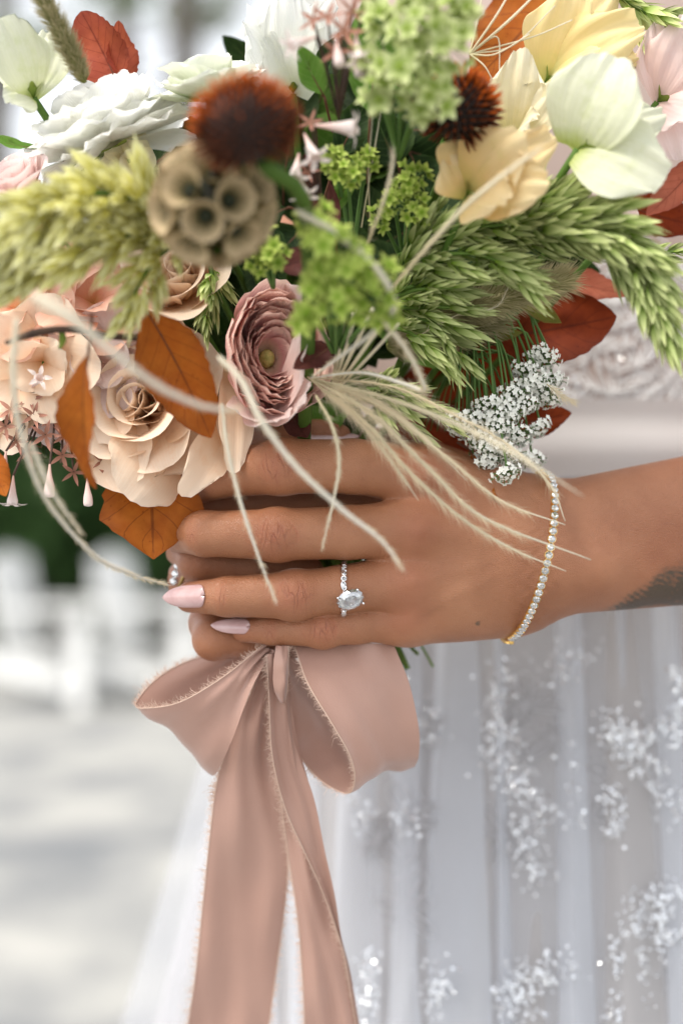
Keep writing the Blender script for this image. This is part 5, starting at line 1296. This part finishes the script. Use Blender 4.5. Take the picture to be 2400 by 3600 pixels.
# filler foliage inside the bouquet; its dark colour stands in for deep shade
rl = random.Random(5)
for i in range(165):
    a = rl.uniform(0, 6.283); q = math.sqrt(rl.random())
    x, y = 1180 + math.cos(a) * q * 760, 880 + math.sin(a) * q * 560
    if i > 90: x, y = 1270 + math.cos(a) * q * 420, 640 + math.sin(a) * q * 460
    if y < 430 and x < 900: y += 260
    if x < 500 and y > 1200: x += 300
    if x > 1600 and y > 1150: x -= 250
    if x > 1330 and y > 1080: x -= 330
    if x > 1250 and y > 1200: y -= 300
    d = 26 + 32 * rl.random(); an = rl.uniform(0, 6.283); L = rl.uniform(200, 330)
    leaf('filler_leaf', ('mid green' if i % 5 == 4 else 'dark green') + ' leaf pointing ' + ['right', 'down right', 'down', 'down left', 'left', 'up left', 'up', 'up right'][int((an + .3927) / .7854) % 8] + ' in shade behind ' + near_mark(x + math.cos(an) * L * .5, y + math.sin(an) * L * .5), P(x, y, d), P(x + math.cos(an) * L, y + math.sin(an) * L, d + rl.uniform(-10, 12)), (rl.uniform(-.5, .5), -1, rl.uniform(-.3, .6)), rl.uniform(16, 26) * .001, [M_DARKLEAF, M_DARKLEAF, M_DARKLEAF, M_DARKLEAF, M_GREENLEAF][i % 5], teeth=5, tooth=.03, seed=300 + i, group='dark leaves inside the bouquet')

# twig
def twig():
    B = P(540, 1184, -54); e = thing('twig', 'thin dark twig lying across the peach blossoms at left', 'twig', B, group=GRP)
    b = MB(); b.tube(cat(PA((530, 1186, -40), (390, 1182, -58), (240, 1158, -62), (120, 1172, -66), (20, 1206, -70)), 30) - np.array(B), [.0016, .0013, .0013, .0017, .0008], 7); b.build('shoot', M_TWIG, e)
    o = MB(); o.tube(cat(PA((215, 1160, -62), (222, 1195, -60), (210, 1225, -58)), 6) - np.array(B), [.0010, .0016, .0006], 6); o.build('node', M_CALYX, e)
twig()

# green plumes on the right
PL = [
 ('large pale green plume arching to the right and drooping over the dress', [(1700, 850, -18), (1900, 790, -34), (2080, 790, -44), (2220, 900, -48), (2322, 1120, -50)], 165, 'green', 1.35, 1.25),
 ('feathery green plume along the top of the right hand grasses', [(1430, 800, -20), (1650, 740, -32), (1830, 720, -38), (2010, 655, -40)], 80, 'green', .9, 1.05),
 ('green plume pointing right beneath the apricot blossom', [(1400, 900, -18), (1560, 820, -30), (1760, 790, -36), (1930, 770, -38)], 95, 'green', .9, 1.1),
 ('long green plume in the middle of the right hand grasses', [(1380, 960, -16), (1520, 900, -28), (1700, 900, -34), (1850, 985, -36)], 100, 'green', .9, 1.15),
 ('green plume beside the fuzzy grass at right', [(1400, 1020, -14), (1540, 990, -24), (1690, 960, -28), (1830, 970, -28)], 85, 'green', .9, 1.1),
 ('short green plume tip near the arching straw', [(1360, 1060, -14), (1460, 1020, -24), (1610, 1010, -28)], 75, 'green', .9, 1.1),
 ('small green plume above the fuzzy grass', [(1380, 1080, -10), (1500, 1080, -18), (1660, 1080, -20)], 60, 'green', .8, 1.0),
 ('short bright green plume pointing down right at centre', [(1430, 1110, -8), (1530, 1140, -16), (1612, 1250, -18)], 80, 'green', .9, 1.15),
 ('short bright green plume beside the dry straw bundle', [(1370, 1150, -8), (1440, 1170, -16), (1525, 1232, -18)], 75, 'green', .9, 1.1),
 ('small green plume low beside the feather grass', [(1290, 1370, 4), (1400, 1380, -4), (1555, 1462, -6)], 85, 'green', .9, 1.1),
 ('tiny green plume just above the index knuckle', [(1270, 1400, 8), (1340, 1430, 0), (1450, 1500, -2)], 60, 'green', .8, 1.0),
 ('pale green plume at the top right corner', [(2150, -30, 4), (2280, 50, -2), (2440, 90, -6)], 80, 'green', 1.1, 1.0),
 ('small dark green sprig above the pink ranunculus', [(740, 930, -10), (745, 1010, -14), (715, 1120, -18)], 50, 'green', .9, .9),
 ('tiny green sprig at the far right over the dress', [(2210, 890, 6), (2320, 890, 4), (2400, 880, 2)], 26, 'green', .5, .7),
]
for i, (lab, path, wd, kd, dn, sz) in enumerate(PL): plume(lab, path, wd, kd, dn, 60 + i, sz)
PLL = [
 ('thick pale yellow green plume sweeping off the left edge', [(600, 770, -66), (400, 680, -80), (200, 720, -90), (60, 820, -92), (-60, 960, -90)], 185, 1.0, 1.35),
 ('pale plume drooping in the middle of the left side', [(610, 820, -60), (440, 830, -74), (250, 880, -82), (40, 1000, -84)], 165, 1.0, 1.3),
 ('pale plume hanging down beside the seed pod', [(630, 850, -58), (560, 900, -66), (500, 980, -70), (448, 1100, -70)], 120, 1.0, 1.2),
 ('pale plume tip rising left of the seed pod', [(560, 720, -62), (430, 660, -74), (300, 640, -78)], 90, .9, 1.1),
 ('pale plume tip below the small pink rose', [(380, 740, -72), (240, 700, -84), (90, 720, -88)], 90, .9, 1.2),
]
for i, (lab, path, wd, dn, sz) in enumerate(PLL): plume(lab, path, wd, 'pale', dn * 1.8, 90 + i, sz * .68, name='amaranth_plume', spread=.95)

# star floret sprays
cluster('blurred bright green floret spray in front of the pink ranunculus', (1180, 1260, -30), [(1110, 790, -96, 62), (1160, 870, -104, 74), (1250, 950, -102, 76), (1120, 990, -100, 66), (1290, 1050, -96, 66), (1180, 1070, -100, 58), (1340, 970, -92, 46), (1080, 1110, -88, 40), (1350, 1100, -88, 40)], 'green', 75, 1, 1.25)
cluster('small bright green floret spray right of the seed pod', (960, 1010, -30), [(920, 850, -58, 44), (960, 905, -60, 48), (895, 915, -58, 40)], 'green', 36, 2, .9)
cluster('sharp green floret spray in the centre of the bouquet', (1420, 940, -10), [(1440, 640, -40, 58), (1380, 700, -40, 44), (1462, 735, -38, 46), (1330, 770, -34, 36)], 'green', 62, 3, .8)
cluster('large blurred pale green floret spray at the top centre', (1400, 560, -40), [(1330, 60, -86, 66), (1450, 110, -96, 78), (1570, 160, -96, 76), (1420, 240, -92, 76), (1530, 300, -90, 70), (1340, 330, -84, 64), (1290, 220, -78, 48), (1600, 40, -88, 60), (1470, 390, -82, 48), (1450, -10, -90, 60)], 'pale', 84, 4, 1.5)
cluster('small yellow green floret spray below the white trumpet blossom', (1240, 900, -20), [(1220, 600, -44, 44), (1170, 560, -44, 36), (1290, 560, -40, 34)], 'green', 40, 5, .8)

# abelia
abelia('pink brown abelia cluster with white trumpet blossoms at top centre', (1190, 420, -50), [
    ('star', 1150, 60, -80, (-.2, -.8, .5), 1.3), ('star', 1210, 110, -84, (.3, -.9, .2), 1.4), ('star', 1180, 180, -80, (0, -1, -.2), 1.2), ('star', 1240, 40, -78, (.4, -.8, .4), 1.3), ('star', 1290, -10, -76, (.2, -.9, .4), 1.3),
    ('trumpet', 1250, 120, -80, (.1, -.4, -.9), 1.0), ('trumpet', 1110, 130, -82, (-.7, -.5, -.4), 1.0), ('bud', 1180, 130, -80, (.1, -.3, -.95), .8), ('bud', 1240, 150, -76, (.2, -.2, -.95), .9), ('star', 1100, 70, -78, (-.6, -.7, .2), 1.2)])
abelia('white trumpet blossoms right of the brown cone', (1130, 720, -40), [
    ('trumpet', 1105, 440, -70, (.95, -.2, -.12), 1.25), ('trumpet', 1070, 470, -66, (.3, -.5, -.8), 1.1), ('trumpet', 1050, 540, -62, (-.1, -.5, -.85), 1.0), ('trumpet', 1040, 600, -60, (.3, -.4, -.85), 1.0), ('star', 1090, 430, -66, (-.2, -.9, .4), 1.0), ('star', 1080, 600, -50, (.2, -1, .1), 1.0)])
abelia('pink brown abelia cluster with hanging white buds at the lower left', (200, 1330, 10), [
    ('star', 40, 1440, -16, (-.4, -.9, .1), 1.2), ('star', 120, 1460, -14, (.1, -1, 0), 1.1), ('star', 160, 1530, -12, (.1, -1, -.2), 1.3), ('star', 60, 1550, -14, (-.3, -.9, -.3), 1.2), ('star', 220, 1600, -10, (.2, -.9, -.4), 1.2), ('star', 260, 1660, -8, (.2, -.9, -.3), 1.1),
    ('star', 110, 1400, -12, (-.2, -1, .3), 1.1), ('star', 190, 1470, -10, (.3, -.9, .1), 1.2), ('star', 20, 1500, -14, (-.3, -1, 0), 1.2), ('star', 360, 1620, -2, (.3, -.9, -.3), .9), ('star', 380, 1670, -2, (.3, -.9, -.3), .9), ('star', 100, 1590, -12, (0, -1, -.4), 1.1), ('star', 230, 1530, -8, (.2, -1, 0), 1.1),
    ('bud', 308, 1678, -14, (0.02, -.1, -1), .78), ('bud', 176, 1632, -24, (0, -.15, -1), .88), ('bud', 22, 1586, -20, (-.05, -.1, -1), .85), ('trumpet', 48, 1672, -22, (0, -.15, -1), .95), ('trumpet', 110, 1365, -14, (.3, -.5, .2), .9)])
for i, (a, b, lab) in enumerate([((180, 1500, 4), (90, 1440, -6), 'small dark green leaf among the abelia stars at left'), ((150, 1560, 4), (215, 1600, -6), 'dark green leaf just above the hanging buds at left'), ((60, 1400, 4), (10, 1500, -6), 'small dark green leaf at the left edge beside abelia stars'), ((420, 1640, 10), (350, 1700, 2), 'dark leaf in the gap below the large rose at left')]):
    leaf('leaf', lab, P(*a), P(*b), (0, -1, .2), .009, M_DARKLEAF, teeth=4, seed=500 + i)
for i in range(16):
    x, y = rl.uniform(30, 330), rl.uniform(1380, 1600)
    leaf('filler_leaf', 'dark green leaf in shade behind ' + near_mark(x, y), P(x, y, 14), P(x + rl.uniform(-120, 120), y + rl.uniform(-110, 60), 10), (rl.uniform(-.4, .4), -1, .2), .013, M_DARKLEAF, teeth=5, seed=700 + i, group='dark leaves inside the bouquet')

# white lace umbel above the wrist
def lace_umbel():
    B = P(1630, 1255, 22); e = thing('lace_flower', 'white lace flower umbel with arching green rays above the wrist', 'flower', B, group=GRP)
    r = random.Random(9)
    fl = MB()
    for k in range(5):
        g = blade_pts(.0012, .0013, .2, 3); M = Matrix.Rotation(k * 1.2566, 4, 'Z'); fl.add(np.array([M @ Vector(p) for p in g.reshape(-1, 3)]), grid_faces(3, 3))
    fV, fF = np.vstack(fl.V), np.vstack(fl.F)
    heads = []
    for s in range(3):
        w = MB(); pd = MB()
        for i in range(40):
            z = 1 - .95 * (i + .5) / 40; q = math.sqrt(1 - z * z); a = i * 2.39996; d = Vector((q * math.cos(a), q * math.sin(a), z * .5)); p = d * .0060 * r.uniform(.72, 1.16)
            M = Matrix.Translation(p) @ (d + Vector((r.uniform(-.3, .3), r.uniform(-.3, .3), .1))).to_track_quat('Z', 'Y').to_matrix().to_4x4(); k = r.uniform(.65, 1.2)
            w.add(np.array([M @ (Vector(v) * k) for v in fV]), fF); pd.tube(cat([(0, 0, 0), np.array(p) * .6 * np.array([1.2, 1.2, .8]), np.array(p)], 4), .00018, 4)
        for i in range(9):
            a = i * .7; pd.tube(cat([(0, 0, 0), (math.cos(a) * .0025, math.sin(a) * .0025, -.0003), (math.cos(a) * .0042, math.sin(a) * .0042, .0016)], 4), [.0004, .0001], 4)
        heads.append((w.mesh('florets', M_LACEF, False), pd.mesh('umbellet', M_LACEG)))
    U = [(1612, 1478, -4), (1705, 1420, -2), (1800, 1385, 2), (1885, 1240, 8), (1850, 1300, 6), (1920, 1385, 8), (1880, 1345, 4), (1745, 1500, -2), (1690, 1545, 2), (1790, 1460, 0), (1840, 1420, 4), (1760, 1580, 0), (1862, 1610, 14), (1888, 1500, 12), (1775, 1660, -6), (1660, 1630, 16), (1700, 1700, 14), (1820, 1530, 6), (1715, 1620, 4), (1930, 1330, 12), (1640, 1500, 6), (1800, 1600, 10), (1913, 1250, 6), (1670, 1470, 0), (1735, 1465, -2), (1770, 1430, 0), (1830, 1350, 6), (1725, 1570, -2), (1690, 1745, 10), (1650, 1660, 12)]
    for i, (px, py, d) in enumerate(U):
        p = P(px, py, d); a = Vector(p) - B; top = a * .70 + Vector((0, -.003, .018 + .012 * r.random()))
        m = MB(); m.tube(cat([(0, 0, 0), np.array(a * .22 + Vector((0, 0, .010))), np.array(top), np.array(a + Vector((0, 0, .006))), np.array(a)], 16), .00050, 5)
        ray = m.build('ray', M_LACEG, e)
        w, pd = heads[i % 3]; o = obj('umbellet', pd, e, a); o.rotation_mode = 'QUATERNION'
        o.rotation_quaternion = Vector((r.uniform(-.25, .35), -.42, -.85 + r.uniform(-.1, .2))).to_track_quat('Z', 'Y') @ Quaternion((0, 0, 1), r.uniform(0, 6)); k = r.uniform(1.0, 1.3); o.scale = (k, k, k)
        obj('florets', w, o)['kind'] = 'stuff'
    for i in range(12):
        an = -1.2 + i * .2; m = MB(); m.tube(cat([(0, 0, 0), (math.sin(an) * .012, .004, -.012), (math.sin(an) * .02, .008, -.032)], 8), .0003, 4); m.build('ray', M_LACEG, e)
    add_stem(e, B, STEM, .0013, seed=41)
lace_umbel()

# grasses
bristle_head('fuzzy grey green foxtail grass rising at the top left', [(300, 290, -32), (225, 130, -42), (110, -80, -50)], 78, M_FUZZ, 1500, 1, .006)
bristle_head('soft brown bunny tail grass under the green plumes, nearer the tip', [(1480, 1120, 2), (1720, 1060, -4), (2010, 975, 0)], 120, M_FUZZ, 3000, 2, .010, 'bunny_tail_grass')
bristle_head('soft grey bunny tail grass above the lace flower rays', [(1360, 1220, 8), (1540, 1180, 2), (1760, 1120, 4)], 130, M_FUZZ, 3000, 3, .010, 'bunny_tail_grass')
STR = [
 ('long pale grass blade curving down the left edge to the ring fingertip', [(60, 1120, -110), (48, 1300, -106), (70, 1500, -98), (160, 1750, -84), (330, 1950, -62), (470, 2022, -40), (600, 2058, -20)], (2.0, 2.0, 1.9, 1.8, 1.5, 1.2, .8), M_STRAWW, .6),
 ('short pale grass blade beside the long curved one at lower left', [(110, 1560, -96), (180, 1720, -90), (290, 1880, -80)], (1.6, 1.5, .8), M_STRAWW, .5),
 ('thick blurred white grass blade crossing the peach blossoms', [(120, 1040, -150), (240, 1110, -152), (400, 1240, -148), (560, 1360, -140), (720, 1430, -128), (850, 1440, -116)], (3.2, 3.4, 2.4, 2.2, 2.0, 1.4), M_STRAWW, .6),
 ('thick white grass blade crossing the index finger diagonally', [(770, 1255, -90), (850, 1340, -96), (920, 1480, -98), (1040, 1640, -94), (1200, 1790, -88), (1340, 1900, -84), (1420, 2010, -82)], (1.9, 2.2, 2.2, 2.0, 1.9, 1.7, 1.0), M_STRAWW, .5),
 ('pale grass blade hanging over middle and ring fingers', [(780, 1420, -60), (800, 1580, -64), (850, 1780, -62), (910, 1960, -58), (975, 2130, -54)], (1.0, 1.3, 1.3, 1.2, .7), M_STRAWW, .3),
 ('bent pale grass blade over the index and middle fingers', [(1110, 1390, -48), (1168, 1500, -56), (1192, 1620, -58), (1172, 1760, -56), (1128, 1940, -52)], (1.0, 1.2, 1.2, 1.2, .8), M_STRAW, .2),
 ('blurred white grass arching over the green floret spray', [(1040, 740, -108), (1180, 820, -108), (1320, 940, -104), (1384, 1070, -96), (1320, 1160, -84), (1200, 1250, -66), (1090, 1330, -44)], (1.6, 2.2, 2.2, 1.9, 1.6, 1.4, 1.0), M_STRAWW, .5),
 ('pale grass looping down right of the floret spray', [(1330, 1110, -84), (1420, 1220, -72), (1475, 1320, -60), (1488, 1372, -54), (1420, 1350, -46), (1270, 1310, -40), (1085, 1330, -36)], (1.5, 1.5, 1.3, 1.1, 1.6, 1.5, 1.0), M_STRAWW, .8),
 ('thin straw rising through the centre of the bouquet', [(1290, 860, -60), (1340, 730, -72), (1376, 600, -80), (1380, 520, -84)], (.8, 1.0, 1.2, .7), M_STRAW, .2),
 ('blurred straw slanting across the green plumes', [(1380, 1010, -66), (1500, 870, -78), (1640, 720, -88), (1800, 590, -96), (1900, 520, -98)], (1.0, 1.3, 1.6, 1.6, .9), M_STRAW, .3),
 ('thin bent straw above the lace flower', [(1440, 1200, -14), (1600, 1110, -18), (1740, 1080, -20), (1790, 1000, -22)], (.4, .5, .5, .3), M_STRAW, .1),
 ('fine straw beside the dark centre of the bouquet', [(1300, 780, -30), (1295, 600, -40), (1310, 400, -50)], (.5, .6, .4), M_STRAW, 0),
 ('second fine straw beside the dark centre of the bouquet', [(1270, 800, -30), (1300, 620, -38), (1340, 380, -46)], (.5, .5, .4), M_STRAW, 0),
]
for i, (lab, path, rad, m, h) in enumerate(STR): strand(lab, path, [q * .48 for q in rad] + [.10], m, h * 9, seed=i, hl=.005)
def tuft(label, origin, items, name='feather_grass_tuft', seed=0, mat=None, hl=.008):
    B = P(*origin); e = thing(name, label, 'grass', B, group=GRP)
    for i, (path, rad, hair) in enumerate(items):
        w = cat(PA(origin, *path), 40); b = MB(); b.tube(w - np.array(B), [x * (.00045 if hair else .001) for x in rad], 6); o = b.build('awn', mat or M_STRAW, e)
        if hair:
            r = np.random.default_rng(seed * 20 + i); L = np.linalg.norm(np.diff(w, axis=0), axis=1).sum(); h = MB()
            for q in range(int(L * 1000 * hair * 1.7)):
                k = 3 + r.random() ** 1.2 * 30; j = int(k); p = w[j] + (w[j + 1] - w[j]) * (k - j) - np.array(B); t = w[j + 1] - w[j]; t /= np.linalg.norm(t)
                d = t * 1.0 + r.normal(size=3) * np.array([.25, .3, .25]); d /= np.linalg.norm(d); ln = hl * r.uniform(.5, 1.2) * (1 - .55 * k / 40); wv = np.cross(d, [0, 1, 0]); wv = wv / (np.linalg.norm(wv) + 1e-9) * .00005
                h.add(np.array([p - wv, p + wv, p + d * ln * .6 + wv * .6 - [0, 0, .0004], p + d * ln * .6 - wv * .6 - [0, 0, .0004], p + d * ln - [0, 0, .0012]]), np.array([[0, 1, 2, 3], [3, 2, 4, 4]]))
            h.build('hairs', M_HAIR, o)['kind'] = 'stuff'
    return e
tuft('tuft of pale feather grass sweeping from the ranunculus across the wrist', (1080, 1325, -34), [
    ([(1300, 1450, -44), (1500, 1640, -46), (1700, 1820, -42), (2075, 1968, -34)], (.8, 1.5, 1.5, 1.3, 1.2, .5), 5.0),
    ([(1280, 1480, -42), (1440, 1660, -44), (1620, 1820, -40), (1800, 1930, -34), (1988, 2008, -30)], (.8, 1.4, 1.3, 1.1, .9, .4), 4.5),
    ([(1340, 1430, -40), (1560, 1600, -42), (1760, 1760, -36), (1985, 1845, -28)], (.7, 1.2, 1.2, 1.0, .8, .4), 4.0),
    ([(1360, 1400, -50), (1600, 1490, -76), (1800, 1590, -88), (2050, 1745, -92)], (.7, 1.2, 1.7, 1.7, 1.3, .3), 2.0),
    ([(1380, 1360, -30), (1600, 1460, -34), (1780, 1560, -34), (1930, 1700, -30), (1985, 1832, -28)], (.6, .9, .8, .8, .7, .3), 3.0),
    ([(1240, 1460, -40), (1360, 1600, -42), (1470, 1760, -40)], (.7, 1.2, .9, .3), 5.0), ([(1300, 1400, -36), (1450, 1500, -38), (1640, 1690, -36)], (.6, 1.0, .7, .3), 5.0)], seed=1, hl=.011)
tuft('bundle of dry yellow straws beside the pink ranunculus', (1165, 1390, -20), [
    ([(1195, 1220, -40), (1215, 1070, -52)], (.6, .7, .6), 0), ([(1220, 1210, -44), (1262, 1060, -56)], (.6, .7, .6), 0), ([(1250, 1210, -46), (1310, 1085, -60)], (.6, .8, .6), 0), ([(1270, 1240, -46), (1365, 1110, -62)], (.6, .8, .6), 0),
    ([(1180, 1240, -36), (1180, 1100, -46)], (.5, .6, .5), 0), ([(1290, 1260, -46), (1400, 1140, -60)], (.5, .7, .5), 0), ([(1210, 1240, -40), (1240, 1100, -50)], (.5, .6, .5), 0)], 'straw_bundle', 2)
tuft('fan of thin wheat awns in front of the orange leaf at top right', (1650, 190, -22), [
    ([(1680, 60, -24), (1700, -60, -26)], (.4, .4, .25), 0), ([(1740, 60, -28), (1810, -60, -30)], (.5, .5, .3), 0), ([(1790, 70, -28), (1920, -60, -30)], (.5, .6, .3), 0), ([(1800, 160, -24), (1950, 20, -26)], (.35, .3, .2), 0),
    ([(1870, 130, -24), (2010, 70, -26)], (.35, .3, .2), 0), ([(1740, 190, -26), (1860, 120, -28)], (.35, .3, .2), 0), ([(1700, 230, -26), (1730, 280, -26)], (.4, .3, .2), 0), ([(1745, 130, -24), (1755, 250, -24)], (.4, .3, .2), 0)], 'wheat_awns', 3)
strand('tiny feathery wisp over the dress right of the lace flower', [(1920, 1350, -4), (1970, 1390, -6), (2018, 1416, -6)], (.3, .25, .1), M_STRAW, 9, seed=77, hl=.006, name='feather_wisp')

# cut stem ends below the hand
rs = random.Random(4)
def stem_ends():
    for i, (lab, a, b, c, r_) in enumerate([('cut olive stem end poking out below the palm', (1300, 2100, 52), (1390, 2260, 56), (1432, 2352, 54), 1.4), ('thin pale stem end below the palm, rightmost', (1400, 2150, 54), (1480, 2270, 58), (1522, 2345, 58), .6),
                                     ('thin green stem end below the palm between two others', (1350, 2150, 52), (1440, 2270, 56), (1470, 2300, 55), .9), ('dark stem end behind the right bow loop', (1280, 2100, 56), (1370, 2270, 60), (1420, 2330, 60), 1.6)]):
        B = P(*a); e = thing('cut_stem', lab, 'stem', B, group='cut stem ends below the hand'); m = MB(); m.tube(cat(PA(a, b, c), 12) - np.array(B), r_ * .001, 7); m.build('stalk', STEM, e)
stem_ends()
